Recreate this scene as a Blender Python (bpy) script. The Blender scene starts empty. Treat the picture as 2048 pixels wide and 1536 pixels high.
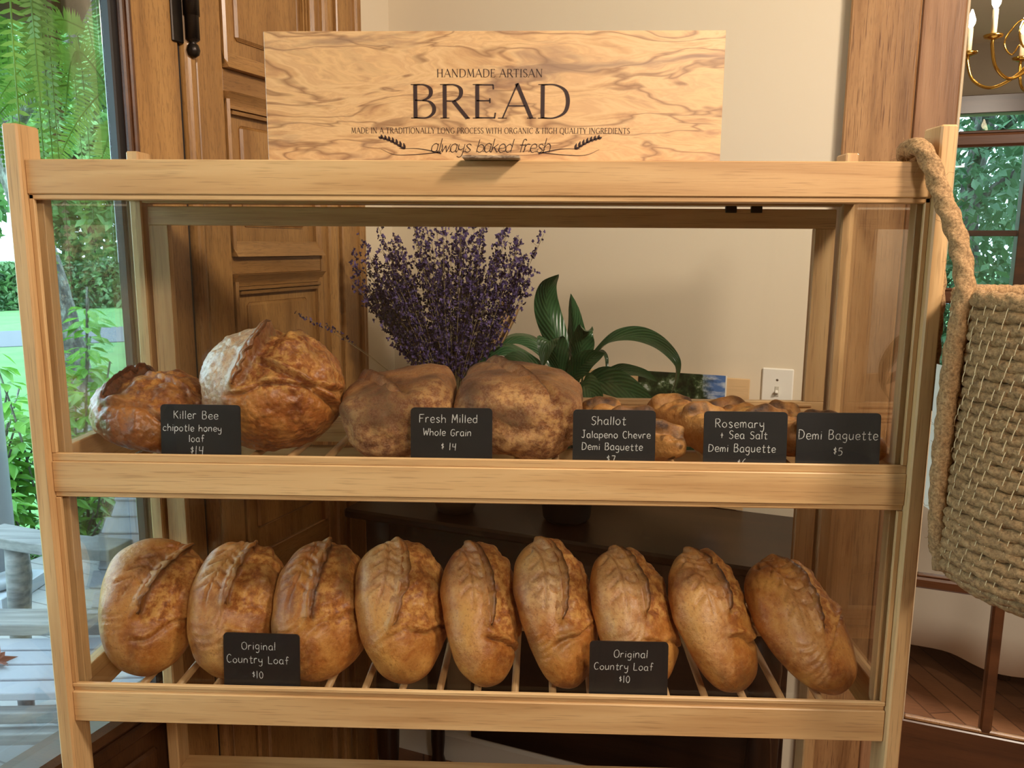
import bpy, bmesh, math, random
from math import sin, cos, pi, sqrt, exp, radians
from mathutils import Vector, Matrix, Euler, noise

S = bpy.context.scene
COL = S.collection

# ------------------------------------------------------------------ camera
cam_d = bpy.data.cameras.new('camera')
cam_d.sensor_width = 36.0
cam_d.lens = 1639.54 / 2048 * 36
cam_d.clip_start = 0.02
cam_d.clip_end = 300
cam = bpy.data.objects.new('camera', cam_d)
COL.objects.link(cam)
_r = Vector((0.99943, 0.0343, 0.0062))
_f = Vector((-0.0328, 0.9853, -0.1676)).normalized()
_r = (_r - _f * _r.dot(_f)).normalized()
_u = _r.cross(_f)
_m = Matrix((_r, _u, -_f)).transposed().to_4x4()
_m.translation = Vector((0.0966, -1.1499, 1.6318))
cam.matrix_world = _m
S.camera = cam

# ------------------------------------------------------------------ world, lights, exposure
S.view_settings.view_transform = 'Standard'
S.view_settings.look = 'None'
S.view_settings.gamma = 1.0
S.view_settings.exposure = 0.0
S.view_settings.use_curve_mapping = False

world = bpy.data.worlds.new('overcast_sky')
S.world = world
world.use_nodes = True
_bg = world.node_tree.nodes['Background']
_bg.inputs[0].default_value = (0.58, 0.84, 1.0, 1)
_bg.inputs[1].default_value = 6.5


def area(name, loc, size, power, color, aim):
    d = bpy.data.lights.new(name, 'AREA')
    d.shape = 'DISK'
    d.size = size
    d.energy = power
    d.color = color
    o = bpy.data.objects.new(name, d)
    COL.objects.link(o)
    o.location = loc
    o.rotation_euler = (Vector(aim) - Vector(loc)).to_track_quat('-Z', 'Y').to_euler()
    return o


WARM = (1.0, 0.86, 0.71)
area('ceiling_and_fill_light', (1.25, -0.80, 2.78), 0.30, 40, WARM, (0.3, 0.1, 1.2))
area('ceiling_and_fill_light', (1.1, -2.6, 2.80), 0.5, 46, WARM, (-0.2, 0.1, 1.2))  # added fill with no known lamp, brightens the loaves and lower wall
area('dining_fill_light', (2.27, 1.84, 2.86), 0.4, 60, WARM, (2.2, 2.1, 0.4))  # unseen area light added beside the chandelier to brighten room and tablecloth

# ------------------------------------------------------------------ helpers
A20 = radians(20)
ROOM = Matrix.Rotation(-A20, 4, 'Z')          # room axes: a along the back wall, b towards it


def rw(a, b, z=0.0):
    return Vector((a * cos(A20) + b * sin(A20), -a * sin(A20) + b * cos(A20), z))


def lin(r, g, b):
    def c(v):
        v /= 255.0
        return v / 12.92 if v <= 0.04045 else ((v + 0.055) / 1.055) ** 2.4
    return (c(r), c(g), c(b), 1.0)


def build(name, bm, mats, parent=None, smooth=False, mat_world=None):
    me = bpy.data.meshes.new(name)
    bm.normal_update()
    bm.to_mesh(me)
    bm.free()
    if not isinstance(mats, (list, tuple)):
        mats = [mats]
    for m in mats:
        me.materials.append(m)
    if smooth:
        for p in me.polygons:
            p.use_smooth = True
    o = bpy.data.objects.new(name, me)
    COL.objects.link(o)
    if parent:
        o.parent = parent
    if mat_world is not None:
        o.matrix_world = mat_world
    return o


def empty(name, loc=(0, 0, 0), rot=None):
    o = bpy.data.objects.new(name, None)
    COL.objects.link(o)
    o.empty_display_size = 0.05
    o.location = loc
    if rot is not None:
        o.rotation_euler = rot
    return o


def tag(o, label, cat, group=None, kind=None):
    o['label'] = label
    o['category'] = cat
    if group:
        o['group'] = group
    if kind:
        o['kind'] = kind
    return o


def struct(o, label=None):
    o['kind'] = 'structure'
    if label:
        o['label'] = label
    return o


def box(bm, x0, x1, y0, y1, z0, z1, bev=0.0015, M=None):
    g = bmesh.ops.create_cube(bm, size=1.0)
    vs = g['verts']
    for v in vs:
        v.co = Vector((x0 + (v.co.x + .5) * (x1 - x0), y0 + (v.co.y + .5) * (y1 - y0), z0 + (v.co.z + .5) * (z1 - z0)))
    if bev:
        es = list({e for v in vs for e in v.link_edges})
        r = bmesh.ops.bevel(bm, geom=es, offset=bev, segments=1, affect='EDGES', profile=0.5)
        vs = list({v for f in r['faces'] for v in f.verts} | {v for v in vs if v.is_valid})
    if M is not None:
        for v in vs:
            v.co = M @ v.co
    return vs


def boxobj(name, mats, parent, x0, x1, y0, y1, z0, z1, bev=0.0015):
    bm = bmesh.new()
    box(bm, x0, x1, y0, y1, z0, z1, bev)
    return build(name, bm, mats, parent)


def rbox(name, m, a0, a1, b0, b1, z0, z1, bev=0.002, parent=None):
    bm = bmesh.new()
    box(bm, a0, a1, b0, b1, z0, z1, bev)
    o = build(name, bm, m, parent)
    if parent is None:
        o.rotation_euler = (0, 0, -A20)
    return o


def tube(bm, pts, radii, n=10, cap=True):
    pts = [Vector(p) for p in pts]
    if not isinstance(radii, (list, tuple)):
        radii = [radii] * len(pts)
    rings = []
    t0 = (pts[1] - pts[0]).normalized()
    ref = Vector((0, 0, 1)) if abs(t0.z) < 0.9 else Vector((1, 0, 0))
    nx = t0.cross(ref).normalized()
    for i, p in enumerate(pts):
        t = (pts[min(i + 1, len(pts) - 1)] - pts[max(i - 1, 0)]).normalized()
        nx = (nx - t * nx.dot(t)).normalized()
        ny = t.cross(nx)
        rings.append([bm.verts.new(p + (nx * cos(2 * pi * k / n) + ny * sin(2 * pi * k / n)) * radii[i]) for k in range(n)])
    for i in range(len(rings) - 1):
        for k in range(n):
            bm.faces.new((rings[i][k], rings[i][(k + 1) % n], rings[i + 1][(k + 1) % n], rings[i + 1][k]))
    if cap:
        bm.faces.new(rings[0][::-1])
        bm.faces.new(rings[-1])
    return rings


def lathe(bm, prof, n=24, M=None):
    rings = []
    for r, z in prof:
        rings.append([bm.verts.new(Vector((r * cos(2 * pi * k / n), r * sin(2 * pi * k / n), z))) for k in range(n)])
    for i in range(len(rings) - 1):
        for k in range(n):
            bm.faces.new((rings[i][k], rings[i][(k + 1) % n], rings[i + 1][(k + 1) % n], rings[i + 1][k]))
    bm.faces.new(rings[0][::-1])
    bm.faces.new(rings[-1])
    if M is not None:
        for rr in rings:
            for v in rr:
                v.co = M @ v.co


def prism(bm, prof, axis_pts, M=None):
    """extrude a closed profile [(p,q)] between two mapping functions (u -> Vector)"""
    a = [bm.verts.new(axis_pts[0](p, q)) for p, q in prof]
    b = [bm.verts.new(axis_pts[1](p, q)) for p, q in prof]
    n = len(prof)
    for i in range(n):
        bm.faces.new((a[i], a[(i + 1) % n], b[(i + 1) % n], b[i]))
    bm.faces.new(a[::-1])
    bm.faces.new(b)


def catmull(pts, sub=8):
    pts = [Vector(p) for p in pts]
    if len(pts) < 3:
        return pts
    out = []
    P = [pts[0] * 2 - pts[1]] + pts + [pts[-1] * 2 - pts[-2]]
    for i in range(1, len(P) - 2):
        p0, p1, p2, p3 = P[i - 1:i + 3]
        for k in range(sub):
            t = k / sub
            out.append(0.5 * ((2 * p1) + (p2 - p0) * t + (2 * p0 - 5 * p1 + 4 * p2 - p3) * t * t + (3 * p1 - p0 - 3 * p2 + p3) * t ** 3))
    out.append(pts[-1])
    return out


def sstep(a, b, x):
    if a == b:
        return 0.0 if x < a else 1.0
    t = max(0.0, min(1.0, (x - a) / (b - a)))
    return t * t * (3 - 2 * t)


# ------------------------------------------------------------------ materials
class NT:
    def __init__(self, name):
        self.m = bpy.data.materials.new(name)
        self.m.use_nodes = True
        self.t = self.m.node_tree
        self.b = self.t.nodes['Principled BSDF']

    def n(self, typ, **kw):
        nd = self.t.nodes.new(typ)
        for k, v in kw.items():
            if k.startswith('i_'):
                nd.inputs[k[2:].replace('_', ' ')].default_value = v
            else:
                setattr(nd, k, v)
        return nd

    def l(self, a, b):
        self.t.links.new(a, b)

    def ramp(self, fac, stops, interp='LINEAR'):
        r = self.n('ShaderNodeValToRGB')
        r.color_ramp.interpolation = interp
        e = r.color_ramp.elements
        while len(e) < len(stops):
            e.new(0.5)
        for i, (p, c) in enumerate(stops):
            e[i].position = p
            e[i].color = c
        self.l(fac, r.inputs[0])
        return r.outputs[0]

    def mix(self, fac, a, b, mode='MIX'):
        m = self.n('ShaderNodeMix', data_type='RGBA', blend_type=mode)
        for s, v in ((m.inputs[0], fac), (m.inputs[6], a), (m.inputs[7], b)):
            if hasattr(v, 'is_linked') or hasattr(v, 'links'):
                self.l(v, s)
            else:
                s.default_value = v
        return m.outputs[2]

    def math(self, op, a, b=0.0, c=0.0):
        m = self.n('ShaderNodeMath', operation=op)
        for s, v in zip(m.inputs, (a, b, c)):
            if hasattr(v, 'links'):
                self.l(v, s)
            else:
                s.default_value = v
        return m.outputs[0]

    def coords(self, scale=(1, 1, 1), rnd=True, out='Object'):
        tc = self.n('ShaderNodeTexCoord')
        v = tc.outputs[out]
        if rnd:
            oi = self.n('ShaderNodeObjectInfo')
            m = self.math('MULTIPLY', oi.outputs['Random'], 13.7)
            va = self.n('ShaderNodeVectorMath', operation='ADD')
            self.l(v, va.inputs[0])
            self.l(m, va.inputs[1])
            v = va.outputs[0]
        mp = self.n('ShaderNodeMapping')
        mp.inputs['Scale'].default_value = scale
        self.l(v, mp.inputs[0])
        return mp.outputs[0]

    def noise(self, vec, scale, detail=3, rough=0.55, dist=0.0):
        nd = self.n('ShaderNodeTexNoise')
        nd.inputs['Scale'].default_value = scale
        nd.inputs['Detail'].default_value = detail
        nd.inputs['Roughness'].default_value = rough
        nd.inputs['Distortion'].default_value = dist
        self.l(vec, nd.inputs['Vector'])
        return nd.outputs['Fac']

    def bump(self, h, strength=0.2, dist=0.002, prev=None):
        b = self.n('ShaderNodeBump')
        b.inputs['Strength'].default_value = strength
        b.inputs['Distance'].default_value = dist
        self.l(h, b.inputs['Height'])
        if prev is not None:
            self.l(prev, b.inputs['Normal'])
        return b.outputs[0]

    def fin(self, col=None, rough=None, normal=None, **kw):
        for s, v in (('Base Color', col), ('Roughness', rough), ('Normal', normal)):
            if v is None:
                continue
            if hasattr(v, 'links'):
                self.l(v, self.b.inputs[s])
            else:
                self.b.inputs[s].default_value = v
        for k, v in kw.items():
            self.b.inputs[k.replace('_', ' ')].default_value = v
        return self.m


def plain(name, col, rough=0.6, **kw):
    t = NT(name)
    return t.fin(col, rough, None, **kw)


def wood(name, dark, mid, light, axis='X', ring=30.0, pore=0.5, rough=0.5, wav=0.6, bump=0.25, flake=0.0, porec=None, coat=0.0):
    t = NT(name)
    along, across = 1.0, 1.0
    s = {'X': (0.06, 1, 1), 'Y': (1, 0.06, 1), 'Z': (1, 1, 0.06)}[axis]
    v = t.coords(s)
    n1 = t.noise(v, ring, 3, 0.5, wav)
    base = t.ramp(n1, [(0.30, dark), (0.5, mid), (0.72, light)])
    v2 = t.coords({'X': (0.5, 1, 1), 'Y': (1, 0.5, 1), 'Z': (1, 1, 0.5)}[axis])
    n3 = t.noise(v2, 5, 2)
    base = t.mix(0.35, base, t.ramp(n3, [(0.3, dark), (0.7, light)]))
    s3 = {'X': (0.03, 1, 1), 'Y': (1, 0.03, 1), 'Z': (1, 1, 0.03)}[axis]
    v3 = t.coords(s3)
    n2 = t.noise(v3, 420, 2, 0.6)
    pm = t.ramp(n2, [(0.56, (0, 0, 0, 1)), (0.68, (1, 1, 1, 1))])
    pf = t.math('MULTIPLY', pm, pore)
    pc = porec or (dark[0] * .45, dark[1] * .4, dark[2] * .35, 1)
    col = t.mix(pf, base, pc)
    if flake:
        v4 = t.coords({'X': (0.16, 1, 1), 'Y': (1, 0.16, 1), 'Z': (1, 1, 0.16)}[axis])
        n4 = t.noise(v4, 260, 2, 0.6, 0.5)
        fm = t.ramp(n4, [(0.53, (0, 0, 0, 1)), (0.62, (1, 1, 1, 1))])
        col = t.mix(t.math('MULTIPLY', fm, flake), col, pc)
    bp = t.bump(n2, bump, 0.0006)
    return t.fin(col, rough, bp, Coat_Weight=coat, Coat_Roughness=0.25)


OK_D, OK_M, OK_L = lin(176, 132, 84), lin(205, 164, 113), lin(220, 184, 133)
OAK = {ax: wood('pale_oak_' + ax, OK_D, OK_M, OK_L, ax, 34, 0.35, 0.42, 0.8, 0.2) for ax in 'XYZ'}
GD_D, GD_M, GD_L = lin(122, 82, 41), lin(160, 116, 65), lin(184, 139, 82)
GOLD = {ax: wood('golden_oak_' + ax, GD_D, GD_M, GD_L, ax, 18, 0.35, 0.36, 0.6, 0.35, 0.30, coat=0.25) for ax in 'XYZ'}
CASE = wood('casing_oak', lin(120, 82, 48), lin(166, 122, 79), lin(186, 142, 96), 'Z', 26, 0.75, 0.4, 0.5, 0.4, 0.15, porec=lin(96, 58, 32), coat=0.2)
STILE = wood('knotty_stile_oak', lin(104, 68, 44), lin(154, 112, 80), lin(182, 140, 104), 'Z', 11, 0.3, 0.3, 2.2, 0.3, 0.0, coat=0.4)
DARKW = {ax: wood('dark_stained_wood_' + ax, lin(26, 14, 8), lin(44, 25, 14), lin(60, 36, 20), ax, 20, 0.4, 0.38, 0.6, 0.2, coat=0.15) for ax in 'XYZ'}
WAINS = wood('dark_oak_wainscot', lin(58, 32, 16), lin(84, 50, 26), lin(104, 66, 36), 'Z', 16, 0.4, 0.4, 0.6, 0.3, 0.2)
MUNT = wood('brown_door_wood', lin(58, 32, 16), lin(82, 48, 26), lin(104, 64, 36), 'X', 16, 0.4, 0.32, 0.6, 0.2, coat=0.3)
STRIPW = plain('black_weatherstrip', lin(30, 26, 26), 0.5)
BEADL = plain('pale_bead', lin(206, 184, 150), 0.45)  # paler than the other beads of the glazed door

t = NT('painted_wall')
_n = t.noise(t.coords((1, 1, 1), False), 45, 3)
WALL = t.fin(lin(222, 208, 184), 0.75, t.bump(_n, 0.06, 0.001))
CEIL = plain('ceiling_paint', lin(226, 218, 200), 0.9)
GREYW = plain('dining_wall_paint', lin(168, 156, 140), 0.8)
WHITEP = plain('white_paint', lin(236, 232, 222), 0.45)
IRON = plain('aged_iron', lin(52, 46, 42), 0.35, Metallic=0.8)
BRASS = plain('polished_brass', lin(214, 170, 84), 0.18, Metallic=1.0)
STEEL = plain('screw_steel', lin(190, 186, 178), 0.3, Metallic=1.0)


def thin_glass(name, tint, extra=1.0, ior=1.45):
    t = NT(name)
    out = t.t.nodes['Material Output']
    tr = t.n('ShaderNodeBsdfTransparent')
    tr.inputs[0].default_value = tint
    gl = t.n('ShaderNodeBsdfGlossy')
    gl.inputs['Roughness'].default_value = 0.012
    gl.inputs[0].default_value = (1, 1, 1, 1)
    fr = t.n('ShaderNodeFresnel')
    fr.inputs[0].default_value = ior
    mx = t.n('ShaderNodeMixShader')
    t.l(t.math('MULTIPLY', fr.outputs[0], extra), mx.inputs[0])
    t.l(tr.outputs[0], mx.inputs[1])
    t.l(gl.outputs[0], mx.inputs[2])
    t.l(mx.outputs[0], out.inputs[0])
    return t.m


GLASS = thin_glass('display_glass', (0.975, 0.98, 0.975, 1), 0.42)
WGLASS = thin_glass('window_glass', (0.97, 0.98, 0.98, 1), 0.35)

# floor planks
t = NT('plank_floor')
br = t.n('ShaderNodeTexBrick')
br.inputs['Color1'].default_value = lin(150, 104, 72)
br.inputs['Color2'].default_value = lin(120, 80, 56)
br.inputs['Mortar'].default_value = lin(70, 44, 30)
br.inputs['Scale'].default_value = 1.0
br.inputs['Mortar Size'].default_value = 0.003
br.inputs['Brick Width'].default_value = 0.9
br.inputs['Row Height'].default_value = 0.085
mp = t.n('ShaderNodeMapping')
mp.inputs['Rotation'].default_value = (0, 0, radians(62))
tc = t.n('ShaderNodeTexCoord')
t.l(tc.outputs['Object'], mp.inputs[0])
t.l(mp.outputs[0], br.inputs[0])
FLOOR = t.fin(t.mix(0.3, br.outputs[0], t.ramp(t.noise(t.coords((1, 12, 1), False), 20), [(0.3, lin(96, 62, 42)), (0.7, lin(160, 112, 78))])), 0.35)

# grass, ground
t = NT('lawn_grass')
v = t.coords((1, 1, 1), False)
c = t.ramp(t.noise(v, 1.3, 4), [(0.3, lin(74, 120, 62)), (0.7, lin(98, 148, 80))])
c = t.mix(t.ramp(t.noise(v, 9, 4, 0.7), [(0.55, (0, 0, 0, 1)), (0.72, (1, 1, 1, 1))]), c, lin(74, 100, 58))
LAWN = t.fin(c, 0.9)
ROAD = plain('gravel_drive', lin(92, 96, 100), 0.9)
t = NT('porch_boards')
br = t.n('ShaderNodeTexBrick')
br.inputs['Color1'].default_value = lin(140, 138, 136)
br.inputs['Color2'].default_value = lin(128, 126, 124)
br.inputs['Mortar'].default_value = lin(96, 92, 90)
br.inputs['Scale'].default_value = 1.0
br.inputs['Mortar Size'].default_value = 0.004
br.inputs['Brick Width'].default_value = 3.0
br.inputs['Row Height'].default_value = 0.11
t.l(t.coords((1, 1, 1), False), br.inputs[0])
PORCH = t.fin(br.outputs[0], 0.7)
t = NT('weathered_chair_wood')
nn = t.noise(t.coords((0.08, 1, 1)), 60, 4)
CHAIRW = t.fin(t.ramp(nn, [(0.3, lin(96, 94, 94)), (0.7, lin(136, 134, 132))]), 0.65, t.bump(nn, 0.3, 0.001))


def leafmat(name, c1, c2, rough=0.5, trans=0.25, scale=8):
    t = NT(name)
    n_ = t.noise(t.coords((1, 1, 1)), scale, 2)
    col = t.ramp(n_, [(0.3, c1), (0.7, c2)])
    out = t.t.nodes['Material Output']
    t.fin(col, rough)
    td = t.n('ShaderNodeBsdfTranslucent')
    t.l(col, td.inputs[0])
    mx = t.n('ShaderNodeMixShader')
    mx.inputs[0].default_value = trans
    t.l(t.b.outputs[0], mx.inputs[1])
    t.l(td.outputs[0], mx.inputs[2])
    t.l(mx.outputs[0], out.inputs[0])
    return t.m


FERN = leafmat('fern_green', lin(78, 128, 48), lin(140, 186, 82), 0.5, 0.35, 6)
FERNL = leafmat('highlight_fern_green', lin(120, 170, 70), lin(164, 206, 100), 0.5, 0.4, 6)  # lighter lime green puts the fern's bright highlights into the frond colour
FERNB = leafmat('fern_brown', lin(92, 74, 50), lin(124, 104, 66), 0.7, 0.15)
BUSH = leafmat('bush_green', lin(84, 146, 50), lin(142, 196, 84), 0.4, 0.35)
SHRUB = leafmat('shrub_green', lin(52, 92, 44), lin(98, 138, 74), 0.5, 0.2)
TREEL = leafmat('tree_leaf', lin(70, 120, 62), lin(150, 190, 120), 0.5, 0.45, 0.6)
TREED = leafmat('darker_tree_leaf', lin(52, 92, 62), lin(112, 146, 98), 0.5, 0.3, 0.8)  # darker, less translucent leaf colour for the dining window trees
HEDGE = leafmat('hedge_leaf', lin(46, 84, 48), lin(96, 136, 76), 0.5, 0.2, 1.2)
t = NT('tree_bark')
v = t.coords((1, 1, 0.5), False)
nb = t.noise(v, 14, 5, 0.7)
BARK = t.fin(t.ramp(nb, [(0.38, lin(60, 58, 56)), (0.52, lin(104, 100, 94)), (0.66, lin(150, 152, 144))]), 0.9, t.bump(nb, 0.8, 0.03))
LILY = None

# ------------------------------------------------------------------ the setting: room shell
LW, BW, HT = -0.771, 1.114, 2.9
struct(rbox('floor', FLOOR, -0.9, 4.4, -4.3, 5.4, -0.06, 0.0, 0))
struct(rbox('ceiling', CEIL, -0.9, 4.4, -4.3, 5.4, HT, HT + 0.06, 0))
bm = bmesh.new()
box(bm, LW - .04, LW, -4.3, .126, 0, .70, 0)
box(bm, LW - .12, LW, -4.3, -1.25, .70, HT, 0)
box(bm, LW - .12, LW, -1.25, BW + .12, 2.55, HT, 0)
box(bm, LW - .12, LW, .83, BW + .12, 0, 2.55, 0)
o = build('wall_left', bm, WALL)
o.rotation_euler = (0, 0, -A20)
struct(o)
bm = bmesh.new()
box(bm, LW, .60, BW, BW + .12, 0, HT, 0)
box(bm, .60, 1.62, BW, BW + .12, 2.5, HT, 0)
box(bm, 1.62, 4.4, BW, BW + .12, 0, HT, 0)
o = build('wall_back', bm, WALL)
o.rotation_euler = (0, 0, -A20)
struct(o)
struct(rbox('wall_right', WALL, 4.3, 4.4, -4.3, 5.4, 0, HT, 0))
struct(rbox('wall_front', WALL, LW - .1, 4.4, -4.3, -4.2, 0, HT, 0))
# dining room beyond the glass door
bm = bmesh.new()
box(bm, -.9, .95, 5.1, 5.22, 0, HT, 0)
box(bm, 1.5, 4.4, 5.1, 5.22, 0, HT, 0)
box(bm, .95, 1.5, 5.1, 5.22, 0, .5, 0)
box(bm, .95, 1.5, 5.1, 5.22, 2.47, HT, 0)
o = build('wall_far', bm, GREYW)
o.rotation_euler = (0, 0, -A20)
struct(o)
struct(rbox('wall_dining', GREYW, -.9, -.8, BW + .12, 5.2, 0, HT, 0))

# window at the left of the room
w1 = empty('window_1')
w1.rotation_euler = (0, 0, -A20)
struct(w1)
rbox('pane', WGLASS, LW - .020, LW - .016, -1.25, .126, .72, 2.55, 0, w1)
bm = bmesh.new()
prism(bm, [(LW - .045, .70), (LW + .03, .70), (LW + .045, .715), (LW + .045, .735), (LW + .03, .742), (LW - .045, .735)],
      (lambda p, q: Vector((p, -1.35, q)), lambda p, q: Vector((p, .15, q))))
build('sill', bm, MUNT, w1)
rbox('weatherstrip', STRIPW, LW - .022, LW + .002, .126, .15, .70, 2.55, .003, w1)
rbox('head_jamb', GOLD['Y'], LW - .12, LW + .005, -1.25, .15, 2.53, 2.60, .002, w1)

# oak jamb board, wainscot under the sill
struct(rbox('trim_1', GOLD['Z'], LW - .045, LW + .004, .15, .288, 0, 2.56, .003))
bm = bmesh.new()
for b_ in (.148, .163):
    tube(bm, [(LW + .006, b_, 0.0), (LW + .006, b_, 2.56)], .007, 10)
o = build('trim_2', bm, MUNT)
o.rotation_euler = (0, 0, -A20)
struct(o)
bm = bmesh.new()
box(bm, LW, LW + .012, -4.2, .14, .10, .70, .002)
for b0 in (-3.9, -3.1, -2.3, -1.5, -.7, -.3):
    box(bm, LW + .010, LW + .022, b0, b0 + .55 if b0 < -.5 else .10, .18, .62, .006)
box(bm, LW + .005, LW + .03, -4.2, .14, .665, .695, .004)
o = build('trim_3', bm, WAINS)
o.rotation_euler = (0, 0, -A20)
struct(o)

# the closed oak door in the left wall
d1 = empty('door_1')
d1.rotation_euler = (0, 0, -A20)
struct(d1, 'closed golden oak panelled door left of the cream wall')
rbox('slab', GOLD['Z'], LW - .06, LW - .008, .288, .83, .01, 2.5, .002, d1)


def vstrip(name, m, prof, z0, z1, parent=d1):
    bm = bmesh.new()
    prism(bm, prof, (lambda p, q: Vector((LW + q, p, z0)), lambda p, q: Vector((LW + q, p, z1))))
    return build(name, bm, m, parent)


def hstrip(name, m, prof, b0, b1, parent=d1):
    bm = bmesh.new()
    prism(bm, prof, (lambda p, q: Vector((LW + q, b0, p)), lambda p, q: Vector((LW + q, b1, p))))
    return build(name, bm, m, parent)


# round bead beside the hinge, then the stiles
bead = [(.298 + .018 * (1 - cos(pi * k / 10)), -.008 + .022 * sin(pi * k / 10)) for k in range(11)]
vstrip('bead', GOLD['Z'], bead, 0.02, 2.5)
vstrip('groove_strip', STRIPW, [(.288, -.01), (.288, -.003), (.297, -.003), (.297, -.01)], 0.02, 2.5)
rbox('stile', GOLD['Z'], LW - .02, LW + .004, .336, .412, .02, 2.5, .002, d1)
rbox('stile', GOLD['Z'], LW - .02, LW + .004, .745, .83, .02, 2.5, .002, d1)
for zz0, zz1 in ((1.95, 1.998), (1.562, 1.602), (.72, .90), (.02, .16)):
    rbox('rail', GOLD['Y'], LW - .02, LW + .001, .412, .745, zz0, zz1, .002, d1)


def cove(z0, z1, b0, b1, up):
    n = 6
    if up:
        pr = [(z0, 0), (z1, 0)] + [(z1 - (z1 - z0) * (k / n), .003 + .017 * (k / n) ** 1.6) for k in range(n + 1)]
    else:
        pr = [(z1, 0), (z0, 0)] + [(z0 + (z1 - z0) * (k / n), .003 + .017 * (k / n) ** 1.6) for k in range(n + 1)]
    pr = [(p, q) for p, q in pr]
    return hstrip('moulding', GOLD['Y'], pr, b0, b1)


# mouldings above and below each lock rail, stepped like the ledges in the photo
for base in (1.998, 1.602):
    cove(base, base + .034, .414, .743, True)
for base in (1.95, 1.562):
    cove(base - .026, base, .414, .743, False)
    hstrip('moulding', GOLD['Y'], [(base - .034, 0), (base - .034, .009), (base - .027, .009), (base - .027, 0)], .424, .733)
    hstrip('moulding', GOLD['Y'], [(base - .044, 0), (base - .044, .006), (base - .037, .008), (base - .037, 0)], .432, .725)
for z0, z1 in ((2.036, 2.5), (1.64, 1.905), (.93, 1.516), (.19, .69)):
    for b0, s_ in ((.414, 1), (.743, -1)):
        vstrip('bead_moulding', GOLD['Z'], [(b0, -.008), (b0, .008), (b0 + .006 * s_, .012), (b0 + .014 * s_, .002), (b0 + .014 * s_, -.008)][::s_], z0 - .03, z1 + .03)
    bm = bmesh.new()
    box(bm, LW - .012, LW - .001, .466, .69, z0 + .028, z1 - .018, .007)
    build('panel', bm, GOLD['Z'], d1)
for b0 in (.700, .712, .724):
    vstrip('reed', GOLD['Z'], [(b0, -.008), (b0 + .002, .004), (b0 + .006, .004), (b0 + .008, -.008)], 2.06, 2.5)
vstrip('astragal', GOLD['Z'], [(.770 + .02 * (1 - cos(pi * k / 8)), .003 + .018 * sin(pi * k / 8)) for k in range(9)], 0.02, 2.5)
hg = rbox('hinge', IRON, LW + .003, LW + .009, .270, .300, 2.02, 2.21, .002, d1)
bm = bmesh.new()
tube(bm, [(LW + .018, .313, 2.03), (LW + .018, .313, 2.20)], .014, 14)
tube(bm, [(LW + .018, .313, 2.075), (LW + .018, .313, 2.16)], .016, 14)
lathe(bm, [(.004, -.032), (.011, -.027), (.0135, -.018), (.011, -.009), (.006, -.004), (.012, 0), (.014, .004)], 14, Matrix.Translation((LW + .018, .313, 2.028)))
build('barrel', bm, IRON, hg, True)
bm = bmesh.new()
box(bm, LW - .02, LW + .014, .832, .932, 0, 2.55, .003)
tube(bm, [(LW + .012, .915, 0), (LW + .012, .915, 2.55)], .013, 10)
tube(bm, [(LW + .010, .937, 0), (LW + .010, .937, 2.55)], .008, 8)
o = build('trim_4', bm, GOLD['Z'])
o.rotation_euler = (0, 0, -A20)
struct(o)

# baseboard and oak casing of the back wall
bm = bmesh.new()
prism(bm, [(0, 0), (0, .018), (.085, .018), (.10, .008), (.108, 0)], (lambda p, q: Vector((LW, BW - q, p)), lambda p, q: Vector((.452, BW - q, p))))
o = build('baseboard_back', bm, WHITEP)
o.rotation_euler = (0, 0, -A20)
struct(o)
struct(rbox('trim_5', CASE, .455, .602, BW - .034, BW + .11, 0, 2.6, .004))
struct(rbox('trim_6', CASE, 1.60, 1.76, BW - .034, BW + .11, 0, 2.6, .004))
# glazed door
d2 = empty('door_2')
d2.rotation_euler = (0, 0, -A20)
struct(d2, 'glazed wooden door with small panes right of the oak casing')
rbox('stile', STILE, .604, .692, BW - .02, BW + .022, .01, 2.48, .003, d2)
rbox('stile', STILE, 1.51, 1.598, BW - .02, BW + .022, .01, 2.48, .003, d2)
rbox('bottom_rail', MUNT, .692, 1.51, BW - .016, BW + .022, .01, .449, .003, d2)
rbox('top_rail', MUNT, .692, 1.51, BW - .016, BW + .022, 2.36, 2.48, .003, d2)
rbox('glazing_bead', BEADL, .6915, .6985, BW - .017, BW - .006, .449, 2.36, .002, d2)
for zc in (.8155, 1.166, 1.5175, 1.869):
    m_ = rbox('muntin', MUNT, .692, 1.51, BW - .012, BW + .018, zc - .014, zc + .014, .005, d2)
    rbox('glazing_bead', MUNT, .70, 1.505, BW - .006, BW + .012, zc + .0142, zc + .021, .002, m_)
for ac in (.881, 1.101, 1.321):
    rbox('muntin', MUNT, ac - .013, ac + .013, BW - .0125, BW + .018, .449, 2.36, .005, d2)
rbox('glazing_bead', CASE, .70, 1.505, BW - .012, BW, .449, .460, .003, d2)
rbox('pane', WGLASS, .695, 1.508, BW + .002, BW + .005, .449, 2.36, 0, d2)

# far window of the dining room
w2 = empty('window_2')
w2.rotation_euler = (0, 0, -A20)
struct(w2)
rbox('head_casing', MUNT, .85, 1.60, 5.06, 5.1, 2.47, 2.58, .003, w2)
rbox('sash_bar', MUNT, .95, 1.5, 5.10, 5.15, 1.705, 1.742, .003, w2)
rbox('jamb', MUNT, .93, .96, 5.06, 5.2, .45, 2.5, .003, w2)
rbox('jamb', MUNT, 1.485, 1.60, 5.06, 5.2, .45, 2.5, .003, w2)
rbox('sill', MUNT, .85, 1.60, 5.02, 5.2, .45, .5, .003, w2)
rbox('pane', WGLASS, .95, 1.5, 5.15, 5.153, .5, 2.47, 0, w2)

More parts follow.
